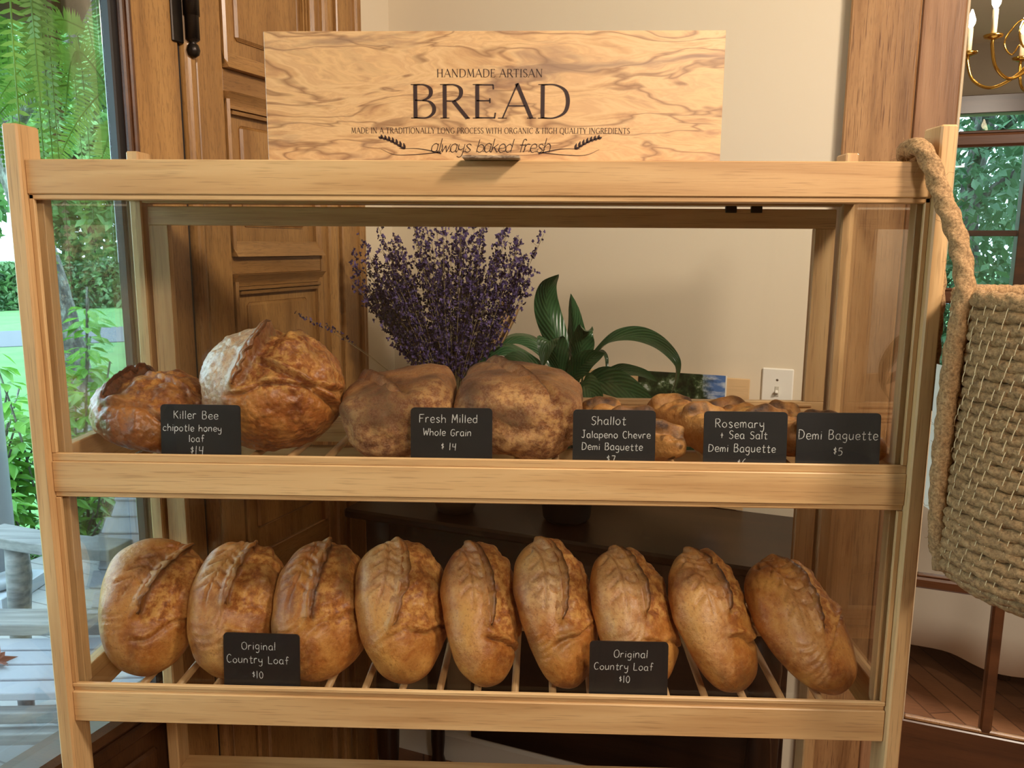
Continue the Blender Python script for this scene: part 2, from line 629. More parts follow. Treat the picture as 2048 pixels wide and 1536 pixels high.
# ------------------------------------------------------------------ the display rack
rack = tag(empty('bread_rack', (0, 0.2, 0)), 'tall pale oak bread display rack with glass fronts and two slatted shelves', 'display rack')
RK = Matrix.Translation((0, -0.2, 0))


def rk(name, m, x0, x1, y0, y1, z0, z1, bev=.0014, parent=None):
    bm = bmesh.new()
    box(bm, x0, x1, y0 - .2, y1 - .2, z0, z1, bev)
    return build(name, bm, m, parent or rack)


PW = .0223
for x0, x1 in ((-.65, -.65 + PW), (.65 - PW, .65)):
    rk('post', OAK['Z'], x0, x1, 0, .052, 0, 1.793, .0025)
    rk('post', OAK['Z'], x0, x1, .345, .395, 0, 1.793, .0025)
XI = .65 - PW
# front rails: main face with a set-back lip
rk('rail', OAK['X'], -XI, XI, .0102, .034, 1.698, 1.7459)
rk('rail_lip', OAK['X'], -XI, XI, .0125, .034, 1.6905, 1.6985)
rk('rail', OAK['X'], -XI, XI, .0102, .034, 1.262, 1.3095)
rk('rail_lip', OAK['X'], -XI, XI, .0135, .034, 1.2539, 1.2625)
rk('rail_lip', OAK['X'], -XI, XI, .0130, .019, 1.309, 1.3216)
rk('rail', OAK['X'], -XI, XI, .0102, .034, .8875, .938)
rk('rail_lip', OAK['X'], -XI, XI, .0150, .0185, .9375, .945)
rk('rail_lip', OAK['X'], -XI, XI, .0120, .0190, .9445, .9514)
rk('rail', OAK['X'], -XI, XI, .006, .030, .473, .533)
# back rails
for z0, z1 in ((1.702, 1.7459), (1.262, 1.311), (.8875, .910), (.528, .573)):
    rk('rail', OAK['X'], -XI, XI, .347, .392, z0, z1)
# side rails
for s in (-1, 1):
    xa, xb = sorted((s * .648, s * .630))
    for z0, z1 in ((1.705, 1.7459), (1.256, 1.3216), (.8875, .9514), (.473, .533)):
        rk('side_rail', OAK['Y'], xa, xb, .052, .345, z0, z1)
    for z0, z1 in ((1.3216, 1.705), (.9514, 1.256)):
        rk('glass_pane', GLASS, s * .640 - .0015, s * .640 + .0015, .05, .348, z0, z1, 0)
        # glazing beads up the inner side of the posts
        xa2, xb2 = sorted((s * XI, s * (XI - .0075)))
        rk('glazing_bead', OAK['Z'], xa2, xb2, .0125, .019, z0, z1 - .003, .001)
        xa2, xb2 = sorted((s * XI, s * (XI - .013)))
        rk('glazing_bead', OAK['Z'], xa2, xb2, .026, .046, z0 - .01, z1, .001)
rk('glass_pane', GLASS, -XI + .001, XI - .001, .0205, .0235, 1.312, 1.6905, 0)
rk('glass_pane', GLASS, -XI + .001, XI - .001, .0205, .0235, .940, 1.2539, 0)
rk('top_panel', OAK['X'], -XI, XI, .034, .347, 1.730, 1.742, .001)
# hinged back doors
for z0, z1, zi0, zi1 in ((1.3125, 1.697, 1.349, 1.663), (.912, 1.250, .945, 1.222)):
    bd = rk('back_door', OAK['X'], -.622, .622, .355, .372, zi1, z1)
    rk('door_rail', OAK['X'], -.622, .622, .355, .372, z0, zi0, .001, bd)
    for k in range(3):
        rk('reed', OAK['X'], -.60, .60, .352, .3555, z0 + .007 + k * .010, z0 + .012 + k * .010, .001, bd)
    rk('door_stile', OAK['Z'], -.622, -.586, .3549, .3721, zi0, zi1, .001, bd)
    rk('door_stile', OAK['Z'], .586, .622, .3549, .3721, zi0, zi1, .001, bd)
    rk('door_pane', GLASS, -.586, .586, .362, .3645, zi0, zi1, 0, bd)
for x in (.425, .470):
    rk('catch', IRON, x, x + .02, .352, .36, 1.690, 1.702, .001)
# slatted shelves of round dowels
for zt in (1.294, .923):
    for k in range(19):
        x = -.541 + k * .0605
        bm = bmesh.new()
        tube(bm, [(x, .033 - .2, zt), (x, .348 - .2, zt)], .006, 10)
        build('dowel', bm, OAK['Y'], rack, True)
for k in range(9):
    x = -.56 + k * .14
    rk('slat', OAK['Y'], x - .02, x + .02, .03, .347, .533, .545)

# ------------------------------------------------------------------ bread
def bread_mat(name, dark, mid, light, crumb, flour, speck=0.0, blister=0.0, rough=0.5, coat=0.2):
    t = NT(name)
    at = t.n('ShaderNodeAttribute', attribute_name='crust')
    sep = t.n('ShaderNodeSeparateColor')
    t.l(at.outputs['Color'], sep.inputs[0])
    burnt, crum, flr = sep.outputs[0], sep.outputs[1], sep.outputs[2]
    v = t.coords((1, 1, 1))
    n1 = t.noise(v, 14, 4, 0.6, 0.4)
    n2 = t.noise(v, 75, 4, 0.65)
    n3 = t.noise(v, 420, 2, 0.6)
    base = t.ramp(n1, [(0.30, dark), (0.48, mid), (0.68, light)])
    base = t.mix(t.ramp(n2, [(0.45, (0, 0, 0, 1)), (0.72, (.55, .55, .55, 1))]), base, light)
    cr = t.ramp(n2, [(0.34, dark), (0.46, mid), (0.58, crumb), (0.74, (crumb[0] * 1.12, crumb[1] * 1.15, crumb[2] * 1.2, 1))])
    col = t.mix(t.math('MULTIPLY', crum, 0.75), base, cr)
    fm = t.math('MULTIPLY', flr, t.ramp(n2, [(0.30, (.35, .35, .35, 1)), (0.6, (1, 1, 1, 1))]))
    col = t.mix(fm, col, flour)
    if speck:
        col = t.mix(t.math('MULTIPLY', t.ramp(n3, [(0.5, (0, 0, 0, 1)), (0.62, (1, 1, 1, 1))]), speck), col, flour)
    vo = t.n('ShaderNodeTexVoronoi')
    vo.inputs['Scale'].default_value = 120
    t.l(v, vo.inputs['Vector'])
    h = t.math('ADD', n2, t.math('MULTIPLY', t.math('SUBTRACT', 1.0, vo.outputs['Distance']), 0.25 + blister))
    n4 = t.noise(v, 190, 3, 0.7)
    col = t.mix(t.ramp(n4, [(.54, (0, 0, 0, 1)), (.70, (.5, .5, .5, 1))]), col, dark)
    col = t.mix(t.ramp(n4, [(.26, (.28, .28, .28, 1)), (.40, (0, 0, 0, 1))]), col, flour)
    bl = t.math('MULTIPLY', burnt, t.ramp(n2, [(0.25, (.45, .45, .45, 1)), (0.6, (1, 1, 1, 1))]))
    col = t.mix(bl, col, lin(58, 26, 10))
    ro = t.math('ADD', t.math('MULTIPLY', crum, 0.22), rough)
    bp = t.bump(h, 0.75, 0.0028)
    bp = t.bump(n3, 0.3, 0.0008, bp)
    return t.fin(col, ro, bp, Coat_Weight=coat, Coat_Roughness=0.3)


BR_COUNTRY = bread_mat('country_crust', lin(122, 62, 20), lin(178, 108, 42), lin(212, 154, 78), lin(216, 160, 84), lin(230, 192, 138))
BR_HONEY = bread_mat('honey_crust', lin(112, 54, 20), lin(166, 96, 40), lin(204, 142, 72), lin(222, 168, 92), lin(222, 200, 166), 0, 0.6, 0.42, .3)
BR_DARKHONEY = bread_mat('dark_honey_crust', lin(90, 42, 18), lin(150, 84, 36), lin(192, 126, 62), lin(214, 150, 70), lin(190, 160, 130), 0, 0.6, 0.36, .4)
BR_GRAIN = bread_mat('whole_grain_crust', lin(104, 56, 26), lin(150, 92, 46), lin(190, 136, 78), lin(214, 164, 98), lin(196, 156, 118), 0.42, 0.0, 0.62, 0.06)
BR_BAG = bread_mat('baguette_crust', lin(140, 78, 30), lin(184, 120, 54), lin(206, 150, 80), lin(216, 164, 88), lin(216, 176, 120), 0.1, 0.1, 0.55, 0.08)


def spow(v, e):
    return math.copysign(abs(v) ** e, v)


class Loaf:
    """surface function of one loaf; local z = long axis, local -y = top crust"""

    def __init__(s, L, W, H, seed, **k):
        s.L, s.W, s.H, s.seed = L, W, H, seed
        s.kind = k.get('kind', 'country')
        s.xa, s.xb, s.xc = k.get('score', (.05, .25, 0.0))   # score line x/(W/2) at t
        s.t0, s.t1 = k.get('trange', (-.35, .93))
        s.t2 = k.get('fold', -.45)
        s.ns = k.get("ns", 0) or k.get('round', 2.3)          # end roundness
        s.ex = k.get('boxy', 0.92)
        s.taper = k.get('taper', 0.0)
        s.back = k.get('back', 0.40)
        s.open = k.get('open', 1.0)
        s.flour = k.get('flour', .25)
        s.rot = k.get('rings', 1.0)
        s.burn = k.get('burn', 1.0)
        s.lift = k.get('lift', 1.0)
        s.off = Vector((seed * 7.31, seed * 3.17, seed * 5.9))

    def xs(s, t):
        return s.xa + s.xb * t + s.xc * t * t

    def base(s, u, t):
        pr = max(0.0, 1 - abs(t) ** s.ns) ** 0.5
        cu, su = cos(u), sin(u)
        hw = s.W / 2 * (1 + s.taper * t)
        x = hw * pr * spow(cu, s.ex)
        h = s.H * (1 - s.back) if su > 0 else s.H * s.back
        if s.kind == 'grain':
            x *= 1 + (.10 if su > 0 else .20) * su
        y = -h * (pr ** .85) * spow(su, s.ex if su > 0 else .7)
        return Vector((x, y, t * s.L / 2))

    def eval(s, u, t):
        p = s.base(u, t)
        # outward direction
        n = Vector((p.x / (s.W / 2) ** 2, p.y / (s.H * .55) ** 2, p.z / (s.L / 2) ** 2))
        n = n.normalized() if n.length > 1e-6 else Vector((0, 0, math.copysign(1, t)))
        pn = p + s.off
        d = .0075 * noise.noise(pn * 10) + .0022 * noise.noise(pn * 32)
        xn = p.x / (s.W / 2)
        front = sstep(.02, .35, sin(u))
        burnt = crumb = flr = 0.0
        sx = s.xs(t)
        ds = xn - sx                          # >0 right of the score: opened crumb
        inr = sstep(s.t0 - .04, s.t0 + .10, t) * (1 - sstep(s.t1, s.t1 + .06, t))
        nz = noise.noise(pn * 26)
        nz2 = noise.noise(pn * 60 + Vector((3, 1, 7)))
        if s.kind in ('country', 'boule'):
            lip = exp(-((ds + .05) / .07) ** 2) if ds < -.02 else exp(-((ds + .02) / .03) ** 2)
            d += front * inr * (.0085 * lip * s.lift)
            gap = sstep(-.02, .05, ds) * (1 - sstep(.10, .42, ds))
            d -= front * inr * .0075 * gap * s.open
            body = sstep(.0, .06, ds) * front * sstep(s.t0 - .12, s.t0 + .02, t)
            crumb = body * (1 - .5 * sstep(.5, .9, ds))
            d += body * (.0066 * nz + .0046 * nz2 + .0030 * abs(noise.noise(pn * 90)))
            # torn ridge at the fold below the score
            fz = s.t2 + (.08 + .30 * sin(s.seed * 2.3)) * (xn - sx) + .15 * noise.noise(pn * 15) + .05 * noise.noise(pn * 40)
            fw = front * sstep(-.22, .05, ds) * (.45 + .55 * sstep(-.3, .3, noise.noise(pn * 12 + Vector((2, 7, 1)))))
            d += fw * (.006 * exp(-((t - fz - .05) / .05) ** 2) - .0095 * exp(-((t - fz + .02) / .035) ** 2))
            crumb = max(crumb, fw * .8 * exp(-((t - fz - .05) / .07) ** 2))
            burnt = max(burnt, fw * .55 * exp(-((t - fz + .02) / .025) ** 2))
            burnt = max(burnt, s.burn * front * inr * .9 * exp(-((ds - .045) / .065) ** 2))
            burnt = max(burnt, s.burn * front * inr * .5 * exp(-((ds + .03) / .035) ** 2))
            burnt = max(burnt, .5 * s.burn * sstep(.1, .5, nz) * body * sstep(.1, .5, t + .3))
            left = front * (1 - sstep(-.12, -.02, ds))
            if s.kind == 'country':
                q = sqrt(((xn - sx + .42) / .62) ** 2 + ((t - .08) / .85) ** 2)
                ring = sstep(.35, .5, q) * sstep(-.98, -.7, xn)
                d += left * .0017 * s.rot * ring * sstep(-.2, .35, noise.noise(pn * 7 + Vector((4, 4, 9))) - .15 * t) * sin(q * 50 + 3.0 * nz)
                # leaf shaped scoring on the smooth side
                mx = sx - .36 + .1 * t
                w_ = abs(xn - mx)
                lf = exp(-(((t * 5.2 + w_ * 3.2) % 1.0 - .5) / .11) ** 2) * sstep(.03, .07, w_) * (1 - sstep(.2, .27, w_)) * sstep(.0, .15, t)
                mid = exp(-((w_) / .018) ** 2) * sstep(-.15, .1, t)
                d -= left * .0052 * max(lf, mid * .8)
                burnt = max(burnt, .34 * left * max(lf, mid))
            else:
                d += (1 - crumb) * .0036 * max(0, noise.noise(pn * 95)) + .0036 * max(0, noise.noise(pn * 58 + Vector((5, 2, 1))))
                ds2 = t - (.10 - .55 * (xn - .1))
                w2 = front * sstep(.05, .25, ds)
                d += w2 * (.006 * exp(-((ds2 - .04) / .05) ** 2) - .008 * exp(-((ds2 + .06) / .05) ** 2)) * s.open
                burnt = max(burnt, w2 * .45 * exp(-((ds2 + .07) / .04) ** 2))
            burnt = max(burnt, .34 * s.burn * front * sstep(-.05, -.35, t - s.t2 + .15) * sstep(-.25, .3, noise.noise(pn * 17)))
            flr = s.flour * left * sstep(-.1, .4, noise.noise(pn * 8 + Vector((9, 2, 4))) + .25) * (1 - .6 * burnt)
            burnt = max(burnt, .35 * s.burn * sstep(.62, .98, t) * (1 - flr))
            burnt = max(burnt, .45 * s.burn * sstep(.25, .6, noise.noise(pn * 10 + Vector((1, 8, 3)))) * (1 - left))
        elif s.kind == 'grain':
            top = sstep(.05, .5, sin(u))
            lip = exp(-((ds + .04) / .06) ** 2)
            d += top * inr * (.007 * lip - .008 * exp(-((ds - .10) / .08) ** 2))
            burnt = top * inr * .95 * exp(-((ds - .06) / .07) ** 2)
            burnt = max(burnt, .55 * front * sstep(-.05, .45, noise.noise(pn * 14)) * sstep(.35, .8, sin(u)))
            burnt = max(burnt, .80 * sstep(-.1, .55, sin(u)) * sstep(-.35, .35, noise.noise(pn * 18) + .1) * (1 - .55 * sstep(-.2, .6, xn) * sstep(.1, .6, -t)))
            crumb = (1 - front) * .25 + .9 * sstep(.0, .35, -t - .35 + .3 * nz) 
            d += .0030 * nz + .002 * nz2 + crumb * .0040 * noise.noise(pn * 45)
            flr = .08 * (1 - front) + .16 * (1 - sstep(-.25, -.02, ds)) * sstep(-.6, -.1, -xn + .2)
        else:                                  # baguette: three slanted slashes along the top
            ph = (t * 1.6 + .22 * xn + .5) % 1.0
            core = front * sstep(.55, .8, sin(u)) * (1 - sstep(.86, .97, abs(t)))
            d += core * (.011 * exp(-((ph - .62) / .10) ** 2) - .009 * exp(-((ph - .80) / .07) ** 2) - .005 * exp(-((ph - .1) / .16) ** 2) + .005 * nz + .004 * nz2)
            crumb = core * .9 * exp(-((ph - .4) / .3) ** 2)
            burnt = core * max(sstep(-.2, .2, nz + .1) * exp(-((ph - .69) / .09) ** 2), .6 * sstep(.2, .4, nz2))
            burnt = max(burnt, .8 * sstep(.25, .45, noise.noise(pn * 24)) * sstep(.2, .7, sin(u)))
            burnt = max(burnt, .5 * sstep(.78, 1.0, abs(t)) * sstep(-.1, .3, nz))
            d += .0022 * nz + .001 * nz2
            flr = s.flour
        if s.kind == 'baguette' and s.seed == 31:
            burnt = max(burnt, .9 * sstep(.22, .38, noise.noise(pn * 75)) * sstep(.1, .8, t))
        p = p + n * d
        return p, (min(1, burnt), min(1, crumb), min(1, max(0, flr)))

    def bm(s, nu=150, nt=110):
        bm = bmesh.new()
        cl = bm.verts.layers.float_color.new('crust')
        rows = []
        for j in range(1, nt):
            t = -cos(pi * j / nt)
            row = []
            for i in range(nu):
                u = 2 * pi * i / nu
                p, c = s.eval(u, t)
                v = bm.verts.new(p)
                v[cl] = (c[0], c[1], c[2], 1)
                row.append(v)
            rows.append(row)
        for j in range(len(rows) - 1):
            for i in range(nu):
                bm.faces.new((rows[j][i], rows[j][(i + 1) % nu], rows[j + 1][(i + 1) % nu], rows[j + 1][i]))
        for row, t, fl in ((rows[0], -1, True), (rows[-1], 1, False)):
            p = Vector((0, 0, 0))
            for v in row:
                p += v.co
            c = bm.verts.new(p / nu)
            c[cl] = row[0][cl]
            for i in range(nu):
                f = (row[i], row[(i + 1) % nu], c)
                bm.faces.new(f[::-1] if fl else f)
        bmesh.ops.recalc_face_normals(bm, faces=bm.faces[:])
        return bm

    def ear_bm(s, h=.012, n=46):
        """the raised crust flap along the score"""
        bm = bmesh.new()
        cl = bm.verts.layers.float_color.new('crust')
        rows = []
        for k in range(n + 1):
            f = k / n
            t = s.t0 + .05 + (s.t1 - s.t0 - .08) * f
            env = (sin(pi * min(1, max(0, f))) ** .55)
            hh = h * env * (1 + .35 * noise.noise(Vector((f * 7, s.seed, 0)) + s.off))
            sx = s.xs(t) + .05 * noise.noise(Vector((f * 9, s.seed * 2, 3)))
            def surf(xn):
                pr = max(1e-4, 1 - abs(t) ** s.ns) ** .5
                c = max(-.97, min(.97, xn / (pr * (1 + s.taper * t))))
                u = math.acos(math.copysign(abs(c) ** (1 / s.ex), c))
                return s.eval(u, t)[0]
            a = surf(sx - .16)
            b = surf(sx - .015)
            out = Vector((.15, -1, .05)).normalized()
            tip = b + out * hh + Vector((1, 0, 0)) * hh * .40
            under = b + Vector((1, 0, 0)) * .004 + out * hh * .1
            prof = [a - out * .002, a.lerp(b, .5) + out * (.0012 + hh * .12), a.lerp(tip, .66) + out * (.001 + hh * .08), tip, tip - out * .0022 + Vector((.0006, 0, 0)), under - out * .003]
            cols = [.08, .22, .45, .95, 1.0, .9]
            row = []
            for p, c in zip(prof, cols):
                v = bm.verts.new(p)
                v[cl] = (min(1, c * s.burn), .1, s.flour * (1 - c) * .6, 1)
                row.append(v)
            rows.append(row)
        for k in range(n):
            for i in range(5):
                bm.faces.new((rows[k][i], rows[k][i + 1], rows[k + 1][i + 1], rows[k + 1][i]))
        for r_ in (rows[0], rows[-1]):
            bm.faces.new(r_ if r_ is rows[-1] else r_[::-1])
        bmesh.ops.recalc_face_normals(bm, faces=bm.faces[:])
        return bm


def place_loaf(L, mat, name, label, cat, group, zdir, face, xy, zs, ear=True, earh=.012, res=(150, 110), ymin=None):
    z = Vector(zdir).normalized()
    f = Vector(face)
    f = (f - z * f.dot(z)).normalized()
    y = -f
    x = y.cross(z)
    M = Matrix((x, y, z)).transposed().to_4x4()
    o = build(name, L.bm(*res), mat, None, True)
    zmin = min((M @ v.co).z for v in o.data.vertices)
    yy = xy[1] if ymin is None else ymin - min((M @ v.co).y for v in o.data.vertices)
    M.translation = Vector((xy[0], yy, zs - zmin))
    o.matrix_world = M
    tag(o, label, cat, group)
    if ear:
        e = build('ear', L.ear_bm(earh), mat, o, True)
    return o


SH_L, SH_U = .9292, 1.3002
# nine country loaves leaning along the lower shelf: centre x, y, lean, yaw, size
country = [
    # x,    y,   lean, yaw,  L,    W,    H,   score,             trange,        fold, flour, burn, seed, label
    (-.550, 0.115, .02, 33, .232, .176, .112, (-.30, .25, .65), (-.32, .95), -.55, .20, 1.0, 1, 'glossy country loaf with leaf scoring, leftmost on the lower shelf by the window'),
    (-.405, 0.117, -.03, 33, .232, .168, .112, (-0.42, -0.1, 0.72), (-.12, .95), -.42, .35, .8, 2, 'country loaf just left of the first ten dollar tag, second from the window'),
    (-.262, 0.126, -.05, 30, .238, .176, .116, (-0.4, 0.05, 0.45), (-.28, .95), -.36, .15, 1.2, 3, 'country loaf with a dark brown spot low down, right of the first ten dollar tag'),
    (-.128, 0.117, -.14, 32, .240, .174, .112, (-0.31, 0.35, -0.05), (-.38, .95), -.46, .60, .8, 4, 'wide pale floury country loaf, fourth from the window on the lower shelf'),
    (.004, 0.117, -.15, 36, .244, .148, .104, (-0.19, 0.08, -0.08), (-.34, .96), -.46, .35, 1.2, 5, 'narrow country loaf with a long hooked ear at the middle of the lower shelf'),
    (.129, 0.117, -.18, 36, .246, .154, .106, (-0.3, 0.25, -0.1), (-.25, .95), -.50, .65, 1.0, 6, 'pale country loaf standing left of the second ten dollar tag'),
    (.256, 0.120, -.22, 36, .240, .162, .110, (-0.25, 0.1, 0.05), (-.12, .95), -.42, .45, 1.2, 7, 'country loaf partly hidden behind the second ten dollar tag'),
    (.386, 0.122, -.26, 36, .242, .160, .108, (-0.2, 0.05, 0.05), (-.08, .96), -.36, .25, 1.3, 8, 'leaning country loaf with a dark base, second from the right end of the lower shelf'),
    (.530, 0.126, -.50, 34, .240, .170, .108, (-0.1, 0.3, 0), (-.25, .95), -.40, .30, 1.2, 9, 'most steeply leaning country loaf, alone at the right end of the lower shelf'),
]
for (x, y, ln, yaw, L_, W_, H_, sc, tr, fo, fl, bu, sd, lab) in country:
    lf = Loaf(L_ * .97, W_ * .95, H_ * (.88 if sd < 3 else .82), sd, score=(sc[0] - (.10 if sd > 2 else 0), sc[1], sc[2]), trange=tr, fold=fo, flour=fl, burn=bu, taper=.10)
    ps = radians(yaw + (7 if sd > 2 else 0))
    place_loaf(lf, BR_COUNTRY, 'country_loaf', lab, 'bread loaf', 'country loaves on the lower shelf',
               (ln, .60, .80), (sin(ps), -cos(ps), .25), (x, y), SH_L, True, .0075 if sd < 4 else .0105, ymin=.039)

lf = Loaf(.190, .192, .106, 21, kind='boule', score=(-.55, .20, .25), trange=(-.6, .75), fold=-.62, flour=.15, burn=1.5, open=.8, ns=2.2)
place_loaf(lf, BR_DARKHONEY, 'honey_loaf', 'dark glazed chipotle honey loaf lying left of the tag by the window', 'bread loaf', 'honey loaves on the upper shelf',
           (-.10, .93, .22), (.15, -.40, .90), (-.533, .150), SH_U, True, .008)
lf = Loaf(.194, .222, .162, 22, kind='boule', score=(-.30, .30, .0), trange=(-.28, .93), fold=-.34, flour=.75, burn=.8, open=1.3, lift=1.5)
place_loaf(lf, BR_HONEY, 'honey_loaf', 'large round honey loaf with a torn open top, tallest bread on the upper shelf', 'bread loaf', 'honey loaves on the upper shelf',
           (-.05, .46, .88), (.18, -.90, .40), (-.334, .146), SH_U, True, .012)
lf = Loaf(.215, .178, .116, 23, kind='grain', score=(-.30, -.55, .0), trange=(-.80, .75), boxy=.58, round=5, back=.5, taper=0)
place_loaf(lf, BR_GRAIN, 'whole_grain_loaf', 'brown whole grain loaf standing left of the fresh milled tag', 'bread loaf', 'whole grain loaves on the upper shelf',
           (-.12, .97, .10), (-.14, -.12, 1), (-.126, .150), SH_U, True, .006)
lf = Loaf(.225, .194, .120, 24, kind='grain', score=(-.12, -.65, .1), trange=(-.85, .75), boxy=.60, round=5, back=.5)
place_loaf(lf, BR_GRAIN, 'whole_grain_loaf', 'wider whole grain loaf standing right of the fresh milled tag', 'bread loaf', 'whole grain loaves on the upper shelf',
           (.05, .98, .08), (.12, -.12, 1), (.066, .150), SH_U, True, .006)

# demi baguettes lying across the right half of the upper shelf
bag = [
    ((.243, .165), (.52, -.85, 0), .275, .072, .064, 31, 'shallot baguette with a blistered end beside the seven dollar tag'),
    ((.362, .180), (.52, -.85, 0), .275, .074, .068, 32, 'demi baguette lying behind the rosemary tag with its flank between two tags'),
    ((.462, .180), (.56, -.83, 0), .275, .072, .067, 33, 'demi baguette with a dark ridge behind the rosemary and five dollar tags'),
    ((.548, .182), (.50, -.87, 0), .265, .070, .062, 34, 'rightmost demi baguette, behind the five dollar tag'),
]
for (xy, zd, L_, W_, H_, sd, lab) in bag:
    lf = Loaf(L_, W_, H_, sd, kind='baguette', score=(0, 0, 0), round=3.4, boxy=.9, back=.45, flour=.12)
    place_loaf(lf, BR_BAG, 'demi_baguette', lab, 'baguette', 'demi baguettes on the upper shelf',
               (zd[0], zd[1], -.02), (0, 0, 1), xy, SH_U, False, res=(90, 150))

# ------------------------------------------------------------------ lettering
HAND = {
    'a': (6.2, "5,5 3,6.2 .8,4.5 .8,1.5 2.8,0 5,1.5;5,6 5,1 6,0"), 'b': (6, ".5,10 .5,0;.5,4 2.5,6 5,4.5 5,1.5 2.8,0 .5,1.2"),
    'c': (5.8, "5,5 3,6.2 .8,4.5 .8,1.5 3,0 5.2,1"), 'd': (6.2, "5,4.5 3,6 .8,4.5 .8,1.5 3,0 5,1.8;5,10 5,0"),
    'e': (5.8, "1,3 5,3.4 4.6,5.4 2.8,6.2 1,4.8 .9,1.8 2.8,0 5.4,1"), 'f': (5, "5,9 3.8,10 2.6,8.8 2.6,0;.8,5.6 4.6,5.6"),
    'g': (6.2, "5,5 3,6.2 .8,4.6 .9,2 3,.8 5,2.4;5,6 5,-1.5 3.6,-3.6 1.2,-3"), 'h': (6, ".5,10 .5,0;.5,3.6 2.6,6 4.8,4.6 5,0"),
    'i': (2.2, "1,6 1,0;1,8.5 1.1,8"), 'l': (2.2, "1,10 1,0"), 'm': (7.8, ".5,6 .5,0;.5,4 2,6 3.4,4.5 3.4,0;3.4,4 5,6 6.5,4.5 6.6,0"),
    'n': (6, ".5,6 .5,0;.5,3.8 2.6,6 4.6,4.5 4.8,0"), 'o': (6.2, "3,6.2 .8,4.4 .8,1.7 3,0 5.1,1.7 5.1,4.4 3,6.2"),
    'p': (6, ".6,6 .6,-4;.6,4 2.6,6 5,4.5 5,1.6 2.8,0 .6,1.2"), 'r': (4.8, ".6,6 .6,0;.6,3.6 2,5.8 4.2,5.6"),
    's': (5.6, "4.6,5.2 2.8,6.2 1,5 2.8,3.2 4.7,1.6 2.8,0 .7,.9"), 't': (5.2, "2.4,9 2.4,1 3.6,0 4.8,.6;.6,6.2 4.6,6.2"),
    'u': (6, ".6,6 .7,1.6 2.4,0 4.6,1.6;4.8,6 4.8,0"), 'v': (5.4, ".4,6 2.6,0;2.6,0 4.8,6"), 'w': (7.4, ".4,6 1.8,0;1.8,0 3.4,5;3.4,5 5,0;5,0 6.6,6"),
    'y': (6, ".6,6 .8,3 2.6,1.8 4.8,3;4.9,6 4.8,-1.6 3.2,-3.8 1,-3"), 'k': (5.4, ".6,10 .6,0;4.4,6 .7,2.8;1.8,3.8 4.8,0"),
    'B': (6.8, ".8,10 .8,0;.8,10 4,9.8 5,8 3.6,5.6 .8,5.2;.8,5.2 4.6,5 5.8,2.8 4.4,.3 .8,0"), 'C': (7, "6,8.5 4,10 1.6,8.5 .7,5 1.6,1.4 4,0 6.2,1.4"),
    'D': (7.4, ".8,10 .8,0;.8,10 4.6,9 6.4,5.5 5,1.4 .8,0"), 'F': (6.6, ".8,10 .8,0;.6,10 6,10.2;.8,5.4 4.8,5.5"),
    'G': (7.2, "6,8.6 4,10 1.6,8.4 .8,5 1.6,1.4 4,0 6,1.8 6,4.4;3.6,4.5 6.6,4.5"), 'J': (7, "4.6,10 4.6,2 3.2,0 .8,.8;2.6,10 6.4,10"),
    'K': (6.6, ".8,10 .8,0;5.6,10 .9,4.6;2.2,5.8 6,0"), 'L': (6.2, ".8,10 .8,.2;.8,.2 5.6,.2"),
    'M': (8, ".6,0 1.2,10;1.2,10 3.8,3;3.8,3 6.4,10;6.4,10 7,0"), 'O': (7.8, "3.8,10 1.2,8.4 .6,5 1.4,1.4 3.8,0 6.2,1.4 7,5 6,8.6 3.8,10"),
    'R': (6.8, ".8,10 .8,0;.8,10 4.4,9.8 5.6,7.8 4.2,5.4 .8,5;2.6,5 6,0"), 'S': (6.4, "5.6,8.8 3.4,10 1.2,8.4 2,6 4.6,4.6 5.4,2.2 3.2,0 .6,1.2"),
    'W': (8.6, ".4,10 2.2,0;2.2,0 4.2,7;4.2,7 6.2,0;6.2,0 8,10"), '1': (3, "1.2,9.6 1.2,0"), '4': (6, "1,9.6 .8,5;.8,5 5.2,5;4.8,10 4.6,0"),
    '0': (5.8, "2.8,9.6 .8,7 .8,2.6 2.8,0 4.8,2.6 4.8,7 2.8,9.6"), '5': (5.8, "4.8,9.6 1.4,9.6;1.4,9.6 1,5.6;1,5.6 3.4,6 5,3.6 3.6,.6 .8,.4"),
    '6': (5.6, "4.2,9.8 1.6,7 .8,3 2.4,0 4.8,1.4 4.4,4 2.4,4.8 .9,3"), '7': (5.6, ".6,9.6 5,9.6;5,9.6 2.4,0"),
    '$': (5, "4,7 2.6,7.7 1.3,6.6 3.8,4.4 2.6,2.6 1.2,3.2;2.7,9.4 2.7,1"), '+': (5, "2.6,8 2.6,1;1,5 4.4,5"), ' ': (4.5, ""),
}


def pts2(s):
    return [Vector((float(a.split(',')[0]), float(a.split(',')[1]), 0)) for a in s.replace('~', '').split()]


def ribbon(bm, pts, widths, tf, y=-.0004):
    n = len(pts)
    L, R = [], []
    for i in range(n):
        d = (pts[min(i + 1, n - 1)] - pts[max(i - 1, 0)])
        if d.length < 1e-9:
            d = Vector((1, 0, 0))
        d.normalize()
        nn = Vector((-d.y, d.x, 0))
        w = widths[i] / 2
        a, b = tf(pts[i] + nn * w), tf(pts[i] - nn * w)
        L.append(bm.verts.new(a))
        R.append(bm.verts.new(b))
    for i in range(n - 1):
        bm.faces.new((L[i], R[i], R[i + 1], L[i + 1]))


def hand_width(txt, size, gap):
    return sum(HAND[c][0] + gap for c in txt) * size / 10


